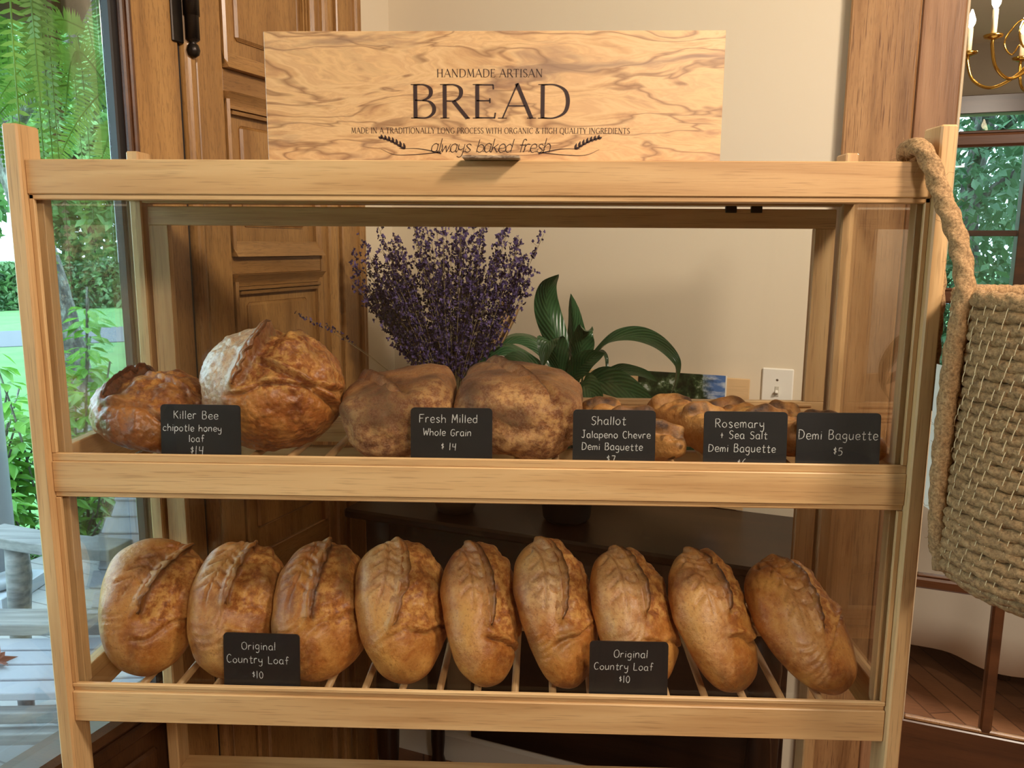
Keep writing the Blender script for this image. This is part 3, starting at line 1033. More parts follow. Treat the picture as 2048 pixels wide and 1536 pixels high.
def hand_text(bm, txt, cx, base, size, pen, rnd, slant=0.0, gap=.9, y=-.0018, join=False, jit=.25, cap=1.0):
    """write txt centred on cx in the local xz plane"""
    x = cx - hand_width(txt, size, gap) / 2
    k = size / 10
    prev = None
    for c in txt:
        w, st = HAND[c]
        dy = rnd.uniform(-jit, jit)
        sc = 1 + rnd.uniform(-.06, .06)

        def tf(p, x=x, dy=dy):
            return Vector((x + (p.x + slant * p.y) * k, y, base + (p.y * sc + dy) * k))
        if join and prev is not None and c != ' ':
            q = [Vector((prev - .2 - 0.0, .6, 0)), Vector((prev + .4, .5, 0)), Vector((prev + 1.2, 2.6, 0))]
            x0 = x - prev * k
            ribbon(bm, catmull(q, 5), [pen / k * .7] * 11, lambda p, x0=x0, dy=dy: Vector((x0 + (p.x + slant * p.y) * k, y, base + (p.y + dy) * k)))
        for s_ in st.split(';'):
            if not s_:
                continue
            P = pts2(s_)
            C = catmull(P, 6) if len(P) > 2 else [P[0].lerp(P[1], q / 4) for q in range(5)]
            m = len(C)
            ribbon(bm, C, [pen / k * (.75 + .35 * sin(pi * (i + .7) / (m + .4)) + rnd.uniform(-.08, .08)) for i in range(m)], tf)
        x += (w + gap) * k
        prev = w if c != ' ' else None


# Roman capitals: T thick stroke, t thin stroke, c stroke whose weight follows its direction; ~ marks an end without a serif
ROM = {
    'A': (8.4, "t .5,0 4.3,10.2~|T 4.1,10.2~ 7.9,0|t 2,3.7~ 6.3,3.7~"), 'B': (6.6, "T 1.4,0 1.4,10|c 1.2,9.8 3.6,9.8 5.2,8.7 5.2,6.7 3.6,5.4 1.3,5.3|c 3.2,5.3 5,4.9 6.1,3.4 5.9,1.5 4.2,.2 1.2,.2"),
    'C': (8.2, "c 7.5,8.3 5.4,9.9 2.6,9 1,6.5 1,3.5 2.6,1 5.4,.1 7.6,1.7"), 'D': (8.6, "T 1.4,0 1.4,10|c 1.2,9.8 4.4,9.8 7,8.2 7.8,5 7,1.8 4.4,.2 1.2,.2"),
    'E': (6.4, "T 1.4,0 1.4,10|t 1.2,9.8~ 5.4,9.8~|t 1.2,5.2~ 4.6,5.2~|t 1.2,.2~ 5.8,.2~|t 5.4,9.9~ 5.5,8.5~|t 5.8,0~ 6,1.7~|t 4.6,5.9~ 4.6,4.5~"),
    'F': (5.8, "T 1.4,0 1.4,10|t 1.2,9.8~ 5.2,9.8~|t 1.2,5~ 4.5,5~|t 5.2,9.9~ 5.3,8.5~"), 'G': (8.6, "c 7.5,8.3 5.4,9.9 2.6,9 1,6.5 1,3.5 2.6,1 5.4,.1 7.4,1.2|T 7.4,1~ 7.4,4.4|t 6.2,4.4~ 8.6,4.4~"),
    'H': (8.4, "T 1.5,0 1.5,10|T 6.9,0 6.9,10|t 1.5,5.2~ 6.9,5.2~"), 'I': (3, "T 1.5,0 1.5,10"), 'L': (6, "T 1.4,0 1.4,10|t 1.2,.2~ 5.6,.2~|t 5.6,0~ 5.9,1.8~"),
    'M': (10, "t 1.3,0 2,10|T 2,10~ 5,1~|t 5,1~ 8,10|T 8,10 8.7,0"), 'N': (8.8, "t 1.4,0 1.4,10|T 1.3,10~ 7.4,0~|t 7.4,0~ 7.4,10"), 'O': (9.2, "c 4.6,10 2,9 .9,6.5 .9,3.5 2,1 4.6,0 7.2,1 8.3,3.5 8.3,6.5 7.2,9 4.6,10"),
    'P': (6.2, "T 1.4,0 1.4,10|c 1.2,9.8 3.8,9.8 5.6,8.6 5.7,6.4 4.2,4.8 2.2,4.7"), 'Q': (9.2, "c 4.6,10 2,9 .9,6.5 .9,3.5 2,1 4.6,0 7.2,1 8.3,3.5 8.3,6.5 7.2,9 4.6,10|T 5.2,.4~ 8.4,-2~"),
    'R': (7.4, "T 1.4,0 1.4,10|c 1.2,9.8 3.8,9.8 5.4,8.7 5.4,6.6 4,5.2 1.8,5.1|T 3.6,5.1~ 7.2,0~|t 7,.1~ 7.8,.1~"), 'S': (5.8, "c 4.9,8.6 3.4,9.9 1.5,9.2 1,7.4 2.2,5.8 4,4.6 5.2,3 4.8,1 3,.1 .8,1.3"),
    'T': (7.2, "T 3.6,0 3.6,9.9~|t .6,9.8~ 6.6,9.8~|t .6,9.9~ .5,8.4~|t 6.6,9.9~ 6.7,8.4~"), 'U': (8.4, "T 1.4,3~ 1.4,10|t 7,3~ 7,10|c 1.4,3.4 1.8,1.2 4.2,0 6.6,1.2 7,3.4"), 'W': (11.4, "T .6,10 3.4,0~|t 3.4,0~ 5.8,9.6~|T 5.6,9.6~ 8.2,0~|t 8.2,0~ 10.8,10"),
    'Y': (7.6, "T .6,10 3.8,5~|t 3.8,5~ 7,10|T 3.8,0 3.8,5.2~"), '&': (8.2, "c 7.6,4.6 5.6,1.4 3,.1 1,1.6 1.4,4 4,6 4.8,8 3.6,9.6 2.2,8.8 2.2,7 4.6,3.4 7.8,0"), ' ': (3.4, ""),
}


def rom_width(txt, size, gap):
    return sum(ROM[c][0] + gap for c in txt) * size / 10 - gap * size / 10


def rom_text(bm, txt, x0, x1, base, size, y=-.0004, thick=1.05, thin=.42, gap=.8):
    w = rom_width(txt, size, gap)
    sx = (x1 - x0) / w
    x = x0
    k = size / 10
    for c in txt:
        wd, st = ROM[c]

        def tf(p, x=x):
            return Vector((x + p.x * k * sx, y, base + p.y * k))
        for s_ in st.split('|'):
            if not s_:
                continue
            mode, rest = s_[0], s_[2:]
            P = pts2(rest)
            if mode == 'c':
                C = catmull(P, 6)
                ws = []
                for i in range(len(C)):
                    d = (C[min(i + 1, len(C) - 1)] - C[max(i - 1, 0)]).normalized()
                    ws.append(thin + (thick - thin) * abs(d.y) ** 1.5)
                ribbon(bm, C, ws, tf)
            else:
                wv = thick if mode == 'T' else thin
                ribbon(bm, P, [wv, wv], tf)
                for p, raw in zip(P, rest.split()):
                    if '~' not in raw:
                        ribbon(bm, [p + Vector((-1.15, .12 if p.y < 5 else -.12, 0)), p + Vector((1.15, .12 if p.y < 5 else -.12, 0))], [thin * .6] * 2, tf)
        x += (wd + gap) * k * sx


# ------------------------------------------------------------------ chalk tags
t = NT('chalkboard_black')
SLATE = t.fin(t.mix(t.noise(t.coords((1, 1, 1)), 30, 3), lin(26, 26, 28), lin(38, 37, 38)), 0.42)
t = NT('chalk_white')
_cn = t.noise(t.coords((1, 1, 1)), 700, 2)
CHALK = t.fin(t.ramp(_cn, [(.3, lin(150, 150, 148)), (.6, lin(236, 236, 232))]), 0.9)
TAGW, TAGH = .121, .084
tags = [
    (-.4085, SH_U, [('Killer Bee', -.006, .0625, .0125), ('chipotle honey', -.012, .044, .0105), ('loaf', -.006, .028, .0105), ('$14', -.006, .0085, .0135)], -.6,
     'small black chalk tag reading Killer Bee chipotle honey loaf $14'),
    (-.032, SH_U, [('Fresh Milled', -.004, .062, .0125), ('Whole Grain', -.006, .0425, .0105), ('$ 14', -.004, .021, .011)], .4,
     'small black chalk tag reading Fresh Milled Whole Grain $14'),
    (.208, SH_U, [('Shallot', -.008, .062, .0130), ('Jalapeno Chevre', .003, .0425, .0105), ('Demi Baguette', -.002, .0245, .0105), ('$7', -.004, .005, .012)], 0,
     'small black chalk tag reading Shallot Jalapeno Chevre Demi Baguette $7'),
    (.3995, SH_U, [('Rosemary', -.008, .0605, .0130), ('+ Sea Salt', -.002, .044, .0115), ('Demi Baguette', -.004, .0245, .0115), ('$6', -.004, .003, .012)], .3,
     'small black chalk tag reading Rosemary and Sea Salt Demi Baguette $6'),
    (.534, SH_U, [('Demi Baguette', .0, .045, .0135), ('$5', .0, .0215, .0125)], .5,
     'chalk tag reading only Demi Baguette $5 at the right end of the upper shelf'),
    (-.333, SH_L, [('Original', -.004, .058, .0125), ('Country Loaf', -.006, .036, .0125), ('$10', -.006, .012, .012)], -1.0,
     'black chalk tag reading Original Country Loaf $10 at the left of the lower shelf'),
    (.2405, SH_L, [('Original', .003, .059, .0120), ('Country Loaf', -.008, .039, .0115), ('$10', -.006, .019, .0115)], .5,
     'black chalk tag reading Original Country Loaf $10 right of centre on the lower shelf'),
]
for i, (x, zs, lines, tilt, lab) in enumerate(tags):
    rnd = random.Random(40 + i)
    low = .016 if zs == SH_L else .009
    TH = TAGH + low
    bm = bmesh.new()
    r_ = .006
    out = []
    for cx, cz, a0 in ((TAGW / 2 - r_, r_ * .5, -90), (TAGW / 2 - r_, TH - r_, 0), (-TAGW / 2 + r_, TH - r_, 90), (-TAGW / 2 + r_, r_ * .5, 180)):
        rr = r_ if cz > .02 else r_ * .5
        for k in range(5):
            a = radians(a0 + k * 22.5)
            out.append((cx + (r_ - rr) * (1 if cx > 0 else -1) + rr * cos(a), cz + rr * sin(a)))
    prism(bm, out, (lambda p, q: Vector((p, .0014, q)), lambda p, q: Vector((p, -.0014, q))))
    bmesh.ops.recalc_face_normals(bm, faces=bm.faces[:])
    o = build('price_tag', bm, SLATE)
    o.location = (x, .0275, zs + .0005)
    o.rotation_euler = (radians(-5), 0, radians(tilt))
    tag(o, lab, 'price tag', 'chalk price tags')
    bm = bmesh.new()
    for txt, cx, bz, size in lines:
        hand_text(bm, txt, cx, bz + low, size, .00105, rnd, rnd.uniform(-.02, .08))
    build('chalk_lettering', bm, CHALK, o)

# ------------------------------------------------------------------ the sign
t = NT('olive_wood_print')
v = t.coords((1, 1, 1), False)
mp = t.n('ShaderNodeMapping')
mp.inputs['Rotation'].default_value = (0, radians(14), 0)
mp.inputs['Scale'].default_value = (0.8, 1, 3.4)
t.l(v, mp.inputs[0])
nw = t.n('ShaderNodeTexNoise')
nw.inputs['Scale'].default_value = 4.0
nw.inputs['Detail'].default_value = 3
t.l(mp.outputs[0], nw.inputs['Vector'])
vm = t.n('ShaderNodeVectorMath', operation='MULTIPLY_ADD')
t.l(nw.outputs['Color'], vm.inputs[0])
vm.inputs[1].default_value = (.12, .1, .42)
t.l(mp.outputs[0], vm.inputs[2])
g1 = t.noise(vm.outputs[0], 11, 5, .62, .3)
c1 = t.ramp(g1, [(.30, lin(176, 130, 92)), (.40, lin(206, 162, 114)), (.47, lin(222, 182, 132)), (.53, lin(208, 164, 118)), (.58, lin(222, 180, 128)), (.70, lin(184, 140, 102))])
g3 = t.noise(vm.outputs[0], 7.5, 3, .5, .2)
ln_ = t.math('ABSOLUTE', t.math('SUBTRACT', g3, .5))
c1 = t.mix(t.ramp(ln_, [(0.0, (.75, .75, .75, 1)), (.012, (.45, .45, .45, 1)), (.035, (0, 0, 0, 1))]), c1, lin(132, 92, 64))
g2 = t.noise(vm.outputs[0], 4.5, 5, .6, .5)
c2 = t.mix(t.ramp(g2, [(.54, (0, 0, 0, 1)), (.66, (.8, .8, .8, 1))]), c1, lin(142, 112, 92))
SIGNM = t.fin(c2, 0.4)
INK = plain('dark_brown_ink', lin(48, 24, 18), 0.6)
SX, SZ = .642, .1765
sign = boxobj('bread_sign', SIGNM, None, -SX / 2, SX / 2, -.002, .002, 0, SZ, .0006)
sign.location = (.0265, .052, 1.7472)
tag(sign, 'wide wood-look sign reading BREAD standing on the rack', 'sign')


def sx_(px):
    return (px - 988) * .000704


def sz_(py):
    return (318.5 - py) * .000694


bm = bmesh.new()
YT = -.0024
rom_text(bm, 'HANDMADE ARTISAN', sx_(877), sx_(1088), sz_(152.5), .0108, YT, 1.0, .42, .7)
rom_text(bm, 'BREAD', sx_(823), sx_(1145), sz_(232.5), .0462, YT, 1.0, .36, .9)
rom_text(bm, 'MADE IN A TRADITIONALLY LONG PROCESS WITH ORGANIC & HIGH QUALITY INGREDIENTS', sx_(703), sx_(1263), sz_(262), .0078, YT, 1.05, .5, .7)
rnd = random.Random(5)
hand_text(bm, 'always baked fresh', sx_(983), sz_(299), .0188, .0010, rnd, .28, -1.1 + .6, YT, True, .1)


def wheat(flip):
    def P(px, py):
        return Vector((sx_(px if not flip else 1966 - px), 0, sz_(py)))

    def tf(p):
        return Vector((p.x, YT, p.y))
    for crv, w in (([(763, 293), (790, 304), (830, 304), (884, 299)], .0007), ([(800, 292), (835, 292), (862, 296), (885, 302)], .0009)):
        c = catmull([Vector((P(*q).x, P(*q).z, 0)) for q in crv], 6)
        ribbon(bm, c, [w * (.5 + 1.4 * i / len(c)) for i in range(len(c))], tf)
    for i in range(7):
        f = i / 6
        bx, by = 812 - 46 * f, 293 - 20 * f - 3 * sin(f * 3)
        for s_, ang in ((1, 25), (-1, 75)):
            a = radians(180 - ang) if True else 0
            ln = 13 - 4 * f
            ex, ey = bx + ln * cos(a), by - ln * sin(a)
            p0, p1 = P(bx, by), P(ex, ey)
            c = [Vector((p0.lerp(p1, q / 5).x, p0.lerp(p1, q / 5).z, 0)) for q in range(6)]
            ribbon(bm, c, [.0002, .0024, .0034, .003, .0018, .0002], tf)


wheat(False)
wheat(True)
build('lettering', bm, INK, sign)
t = NT('marbled_foot')
MARB = t.fin(t.ramp(t.noise(t.coords((1, 1, 3), False), 60, 3, .6, 1.5), [(.35, lin(96, 78, 64)), (.55, lin(170, 146, 120)), (.7, lin(196, 174, 146))]), .4)
bm = bmesh.new()
box(bm, -.039, .039, -.066, .03, -.0010, .0030, .001)
ft = build('foot', bm, MARB, sign)
ft.location = (.002, .0, .0)

# ------------------------------------------------------------------ console table behind the rack
tb = tag(empty('console_table', rw(-.15, .9, 0), (0, 0, -A20)), 'dark stained console table with turned legs behind the rack', 'table')


def tpart(name, m, a0, a1, b0, b1, z0, z1, bev=.003, parent=None):
    bm = bmesh.new()
    box(bm, a0 + .15, a1 + .15, b0 - .9, b1 - .9, z0, z1, bev)
    return build(name, bm, m, parent or tb)


tpart('tabletop', DARKW['X'], -.69, .432, .695, 1.09, .925, .95, .006)
tpart('apron', DARKW['X'], -.64, .405, .722, .742, .80, .925)
tpart('apron', DARKW['X'], -.64, .405, 1.05, 1.07, .80, .925)
tpart('apron', DARKW['Y'], .385, .405, .742, 1.05, .80, .925)
tpart('apron', DARKW['Y'], -.64, -.62, .742, 1.05, .80, .925)
tpart('back_panel', DARKW['X'], -.50, .415, 1.072, 1.084, .118, .925)
for a_, b_ in ((-.60, .748), (.375, .748), (-.60, 1.045), (.375, 1.045)):
    bm = bmesh.new()
    lathe(bm, [(.02, 0), (.026, .02), (.018, .05), (.022, .10), (.022, .16), (.017, .17), (.026, .20), (.030, .26), (.033, .40), (.026, .52), (.02, .56), (.034, .58), (.034, .60), (.02, .615), (.036, .65), (.040, .70), (.036, .75), (.022, .775), (.034, .79), (.034, .80)], 20,
          Matrix.Translation((a_ + .15, b_ - .9, 0)))
    box(bm, a_ + .15 - .034, a_ + .15 + .034, b_ - .9 - .034, b_ - .9 + .034, .795, .925, .002)
    build('leg', bm, DARKW['Z'], tb, True)

# light switch on the cream wall
sw = rbox('light_switch', WHITEP, .3045, .3815, BW - .0065, BW, 1.208, 1.327, .003)
tag(sw, 'ivory light switch plate on the cream wall', 'light switch')
rbox('toggle_slot', plain('slot_shadow_grey', lin(196, 190, 176), .6), .338, .348, BW - .008, BW - .005, 1.255, 1.281, .0005, sw)
bm = bmesh.new()
box(bm, -.0035, .0035, -.014, 0, -.004, .004, .001, Matrix.Translation((.343, BW - .007, 1.264)) @ Matrix.Rotation(radians(-25), 4, 'X'))
build('toggle', bm, WHITEP, sw)
for zc in (1.238, 1.298):
    bm = bmesh.new()
    lathe(bm, [(.003, 0), (.003, .0016), (.0015, .002)], 12, Matrix.Translation((.343, BW - .0062, zc)) @ Matrix.Rotation(radians(90), 4, 'X'))
    build('screw', bm, STEEL, sw)

# landscape picture on a wooden board
PINE = wood('light_pine_board', lin(196, 158, 112), lin(218, 180, 132), lin(230, 196, 150), 'X', 24, .2, .5)
pic = empty('landscape_picture', rw(.05, 1.088, .951), (radians(0), 0, -A20))
tag(pic, 'tree and sky picture on a pale board leaning by the light switch', 'picture')
bm = bmesh.new()
box(bm, -.235, .228, -.006, .004, 0, .347, .001)
build('board', bm, PINE, pic)
t = NT('tree_print')
v = t.coords((1, 1, 1), False)
sp = t.n('ShaderNodeSeparateXYZ')
t.l(v, sp.inputs[0])
ns = t.noise(v, 38, 4, .7)
tree = t.ramp(ns, [(.40, lin(28, 38, 26)), (.52, lin(52, 72, 44)), (.6, lin(110, 126, 92)), (.66, lin(196, 206, 200)), (.74, lin(150, 110, 84))])
sky = t.mix(t.ramp(t.noise(t.coords((1, 1, 3), False), 26, 3), [(.45, (0, 0, 0, 1)), (.65, (1, 1, 1, 1))]), lin(86, 122, 182), lin(196, 208, 226))
edge = t.math('ADD', sp.outputs['X'], t.math('MULTIPLY', ns, .09))
PRINT = t.fin(t.mix(t.ramp(t.math('ADD', edge, .30), [(.46, (0, 0, 0, 1)), (.485, (1, 1, 1, 1))]), tree, sky), .35)
bm = bmesh.new()
box(bm, -.058, .168, -.0085, -.0062, 0.10, .353, .0004)
build('print', bm, PRINT, pic)
bm = bmesh.new()
box(bm, .1682, .1715, -.0085, -.0062, 0.10, .353, .0003)
build('white_border', bm, WHITEP, pic)

# ------------------------------------------------------------------ dried lavender in a vase
STEMM = plain('dried_stem', lin(150, 134, 98), .8)
t = NT('dried_lavender')
_oi = t.n('ShaderNodeObjectInfo')
_n = t.noise(t.coords((1, 1, 1)), 70, 2)
LAV = t.fin(t.ramp(_n, [(.32, lin(54, 40, 70)), (.5, lin(84, 67, 116)), (.66, lin(118, 101, 160))]), .8)
KRAFT = plain('kraft_paper', lin(176, 140, 98), .7)
vase = tag(empty('lavender_vase', rw(-.415, .80, .951)), 'grey stoneware vase on the dark table holding the dried lavender', 'vase')
bm = bmesh.new()
lathe(bm, [(.045, 0), (.06, .03), (.068, .12), (.058, .20), (.04, .245), (.044, .262), (.036, .262), (.034, .24), (.05, .1), (.03, .02)], 28)
build('body', bm, plain('grey_stoneware', lin(120, 108, 96), .45), vase, True)
bq = tag(empty('lavender_bouquet', rw(-.415, .80, 1.18), (0, 0, -A20)), 'large fan-shaped bunch of dried purple lavender behind the glass', 'dried flowers')
rnd = random.Random(77)


def sprig(base, tip, sag, n_fl, f0, scale, spread):
    ctrl = base.lerp(tip, .5) + Vector((rnd.uniform(-.012, .012), rnd.uniform(-.01, .01), sag))
    P = []
    for k in range(13):
        f = k / 12
        P.append(base * (1 - f) ** 2 + ctrl * 2 * f * (1 - f) + tip * f * f + Vector((rnd.uniform(-1, 1), rnd.uniform(-1, 1), 0)) * .0012)
    bm = bmesh.new()
    tube(bm, P, [.0011 * (1 - .5 * k / 12) for k in range(13)], 5)
    fb = bmesh.new()
    for k in range(n_fl):
        f = f0 + (1.0 - f0) * (k + rnd.random()) / n_fl
        i = min(11, int(f * 12))
        c = P[i].lerp(P[i + 1], f * 12 - i)
        off = Vector((rnd.gauss(0, 1), rnd.gauss(0, 1), rnd.gauss(.3, 1)))
        off = off.normalized() * rnd.uniform(.004, spread * (1.25 - .6 * f))
        q = c + off
        if rnd.random() < .5:
            tube(bm, [c, c + off * .6 + Vector((0, 0, -.001)), q], .0005, 3, False)
        r_ = rnd.uniform(.0035, .0068) * scale
        for m_ in range(rnd.choice((3, 4, 4, 5))):
            e = Euler((rnd.uniform(0, 6.3), rnd.uniform(0, 6.3), rnd.uniform(0, 6.3))).to_matrix()
            vs = [fb.verts.new(q + e @ Vector(p) * r_) for p in ((-.15, 0, 0), (.35, .5, .12), (1.1, .1, .3), (.45, -.5, .12))]
            fb.faces.new(vs)
    st = build('sprig', bm, STEMM, bq)
    build('blossoms', fb, LAV, st)


for k in range(100):
    f = (k + .5) / 100
    ang = radians(-42 + 70 * f + rnd.gauss(0, 3))
    ln = rnd.uniform(.36, .55) * (1.0 if abs(ang) > .3 else .97)
    dep = rnd.uniform(-.30, .18)
    base = Vector((rnd.uniform(-.012, .012), rnd.uniform(-.012, .012), 0))
    tip = Vector((sin(ang) * ln * .95, dep * ln * .5, cos(ang) * ln))
    if tip.x < -.31:
        tip.x = -.31 + rnd.uniform(0, .02)
    sprig(base, tip, rnd.uniform(0, .03), 62, .30 if abs(ang) < .45 else .45, 1.25, .026)
# two stray sprigs reaching left, nearer the camera
for tx, tz, sg in ((-.285, .292, .05), (-.20, .268, .02)):
    sprig(Vector((0, -.02, 0)), Vector((tx, -.26, tz)), sg, 16, .78, .9, .009)
bm = bmesh.new()
n = 18
top, bot = [], []
for k in range(n + 1):
    a = radians(-60 + 130 * k / n)
    top.append(bm.verts.new((.018 + .165 * sin(a) * .9, .05 * cos(a) + .03, .26 + .06 * sin(k * 1.1) * .4 + (.03 if k > 12 else -.05))))
    bot.append(bm.verts.new((.03 * sin(a), .03 * cos(a), .02)))
for k in range(n):
    bm.faces.new((bot[k], bot[k + 1], top[k + 1], top[k]))
w_ = build('paper_wrap', bm, KRAFT, bq, True)
sm = w_.modifiers.new('thick', 'SOLIDIFY')
sm.thickness = .0006

# ------------------------------------------------------------------ peace lily
t = NT('lily_leaf')
tc = t.n('ShaderNodeTexCoord')
sp = t.n('ShaderNodeSeparateXYZ')
t.l(tc.outputs['UV'], sp.inputs[0])
vein = t.math('SINE', t.math('ADD', t.math('MULTIPLY', sp.outputs['Y'], 70), t.math('MULTIPLY', t.math('ABSOLUTE', t.math('SUBTRACT', sp.outputs['X'], .5)), -46)))
vc = t.mix(t.math('MULTIPLY_ADD', vein, .5, .5), lin(46, 84, 50), lin(62, 104, 62))
LILY = t.fin(vc, .3, t.bump(vein, .35, .0012), Coat_Weight=.3, Coat_Roughness=.15)
POT = plain('dark_plastic_pot', lin(48, 46, 44), .5)
pl = tag(empty('peace_lily', rw(-.125, .84, .951), (0, 0, -A20)), 'potted peace lily with glossy dark arching leaves beside the lavender', 'potted plant')
bm = bmesh.new()
lathe(bm, [(.05, 0), (.06, .01), (.075, .17), (.080, .175), (.080, .195), (.072, .195), (.068, .17), (.02, .168)], 28)
build('pot', bm, POT, pl, True)
bm = bmesh.new()
lathe(bm, [(.067, .169), (.05, .176), (.02, .178)], 20)
build('soil', bm, plain('potting_soil', lin(40, 28, 20), .95), pl, True)


def leaf_bm(path, width, fold=.25, side=None, twist=0.0, f0=.0, petiole=None, nw=6, sub=6, wave=.06):
    """blade along a 3d path; the blade's width direction follows `side`"""
    P = catmull(path, sub)
    n = len(P)
    bm = bmesh.new()
    uvl = bm.loops.layers.uv.new('UVMap')
    rows = []
    side = Vector(side or (1, 0, 0))
    for i, p in enumerate(P):
        f = i / (n - 1)
        tn = (P[min(i + 1, n - 1)] - P[max(i - 1, 0)]).normalized()
        s = (side - tn * side.dot(tn))
        s = s.normalized() if s.length > 1e-4 else tn.orthogonal().normalized()
        nn = tn.cross(s).normalized()
        if twist:
            R = Matrix.Rotation(twist * f, 3, tn)
            s, nn = R @ s, R @ nn
        ww = width * max(.02, (sin(pi * min(1, f ** .8 * 1.0)) ** .8)) if f < 1 else .001
        row = []
        for k in range(nw + 1):
            q = k / nw * 2 - 1
            row.append((bm.verts.new(p + s * (q * ww / 2) + nn * (abs(q) * ww * fold * .5 + wave * ww * sin(f * 14 + 2 * q) * abs(q))), (k / nw, f)))
        rows.append(row)
    for i in range(n - 1):
        for k in range(nw):
            q4 = (rows[i][k], rows[i][k + 1], rows[i + 1][k + 1], rows[i + 1][k])
            fc = bm.faces.new([v for v, _ in q4])
            for lp, (_, uv) in zip(fc.loops, q4):
                lp[uvl].uv = uv
    if petiole:
        tube(bm, catmull(petiole + [path[0]], 4), .0022, 6)
    return bm


def LP(px_a, z, b=0.0):      # plant-local point from room a and height
    return Vector((px_a + .125, b, z - .951))


lily = [
    # path points (a, z, b offset), width, fold, side
    ([(-.135, 1.320, .01), (-.165, 1.40, .02), (-.192, 1.475, .02), (-.186, 1.525, .01), (-.152, 1.562, -.01)], .066, .5, (1, .3, 0)),
    ([(-.115, 1.330, .02), (-.123, 1.41, .03), (-.134, 1.515, .03)], .056, .55, (1, -.2, 0)),
    ([(-.108, 1.320, .0), (-.098, 1.38, .0), (-.086, 1.425, -.005), (-.060, 1.432, -.02)], .058, .35, (1, -.1, .2)),
    ([(-.135, 1.305, -.02), (-.150, 1.385, -.04), (-.160, 1.405, -.06), (-.165, 1.345, -.08)], .066, .25, (1, .1, 0)),
    ([(-.095, 1.320, .0), (-.055, 1.375, -.01), (-.010, 1.412, -.02), (.045, 1.423, -.02), (.098, 1.408, -.03), (.138, 1.370, -.04), (.140, 1.325, -.04), (.128, 1.285, -.05)], .042, .5, (.1, .75, .7)),
    ([(-.085, 1.335, -.01), (-.055, 1.378, -.01), (-.030, 1.372, -.02), (-.022, 1.33, -.03)], .018, .5, (.5, .8, 0)),
    ([(-.115, 1.300, -.03), (-.085, 1.345, -.05), (-.055, 1.37, -.06), (-.02, 1.385, -.06)], .056, .3, (-.6, .2, .8)),
    ([(-.150, 1.29, -.02), (-.215, 1.35, -.02), (-.285, 1.385, -.03), (-.345, 1.35, -.05), (-.395, 1.29, -.06)], .056, .4, (.15, .85, .5)),
    ([(-.150, 1.30, .03), (-.215, 1.385, .03), (-.275, 1.405, .02), (-.325, 1.375, .0), (-.345, 1.34, .0)], .044, .4, (.1, .8, .6)),
    ([(-.140, 1.28, -.06), (-.185, 1.345, -.09), (-.235, 1.36, -.11), (-.285, 1.33, -.12)], .060, .3, (.15, .5, .85)),
    ([(-.100, 1.27, -.03), (-.045, 1.315, -.05), (.015, 1.315, -.07), (.075, 1.285, -.08), (.115, 1.245, -.09)], .066, .3, (.1, .5, .85)),
    ([(-.105, 1.27, -.06), (-.070, 1.31, -.09), (-.035, 1.30, -.11), (-.005, 1.25, -.12)], .064, .3, (.7, .4, .5)),
    ([(-.125, 1.26, -.06), (-.115, 1.31, -.10), (-.10, 1.30, -.13), (-.09, 1.24, -.15)], .060, .3, (1, 0, .1)),
    ([(-.135, 1.27, -.04), (-.175, 1.31, -.10), (-.20, 1.30, -.13), (-.215, 1.25, -.14)], .056, .3, (.8, .4, .4)),
    ([(-.11, 1.29, .0), (-.03, 1.325, .02), (.01, 1.335, .02), (.055, 1.33, .02), (.09, 1.315, .01)], .034, .3, (.1, .6, .7)),
]
for i, (pts, wd, fo, sd) in enumerate(lily):
    path = [LP(a, z, b) for a, z, b in pts]
    b0 = Vector((.02 * cos(i * 2.4), .02 * sin(i * 2.4), .18))
    bm = leaf_bm(path, wd, fo, sd, petiole=[b0, b0.lerp(path[0], .55) + Vector((0, 0, .01))])
    build('leaf', bm, LILY, pl, True)

# ------------------------------------------------------------------ woven basket hanging from the right post
t = NT('jute_rope')
v = t.coords((1, 1, 1), False)
nj = t.noise(v, 260, 3, .7)
nj2 = t.noise(v, 30, 2)
sp = t.n('ShaderNodeSeparateXYZ')
t.l(v, sp.inputs[0])
c1 = t.ramp(nj, [(.3, lin(108, 80, 50)), (.55, lin(164, 128, 86)), (.75, lin(194, 158, 114))])
JUTE = t.fin(c1, .85, t.bump(nj, .6, .002))
t = NT('seagrass_rope')
v = t.coords((1, 1, 1), False)
nj = t.noise(v, 200, 3, .7)
sp = t.n('ShaderNodeSeparateXYZ')
t.l(v, sp.inputs[0])
low = t.ramp(t.math('ADD', t.math('MULTIPLY', sp.outputs['Z'], -2.2), t.math('MULTIPLY', t.noise(v, 20, 2), .3)), [(.40, (0, 0, 0, 1)), (.75, (1, 1, 1, 1))])
c1 = t.ramp(nj, [(.3, lin(108, 80, 50)), (.55, lin(162, 126, 84)), (.75, lin(188, 152, 108))])
c2 = t.ramp(nj, [(.3, lin(150, 116, 78)), (.55, lin(208, 164, 112)), (.75, lin(232, 194, 142))])
SEAG = t.fin(t.mix(low, c1, c2), .8, t.bump(nj, .6, .002))
THREAD = plain('pale_stitching', lin(226, 206, 164), .7)
BX, BY, BZ0, BZ1, BR = .806, -.085, 1.176, 1.572, .158
bk = tag(empty('woven_basket', (BX, BY, BZ0)), 'woven jute basket hanging by its rope handle from the rack', 'basket')


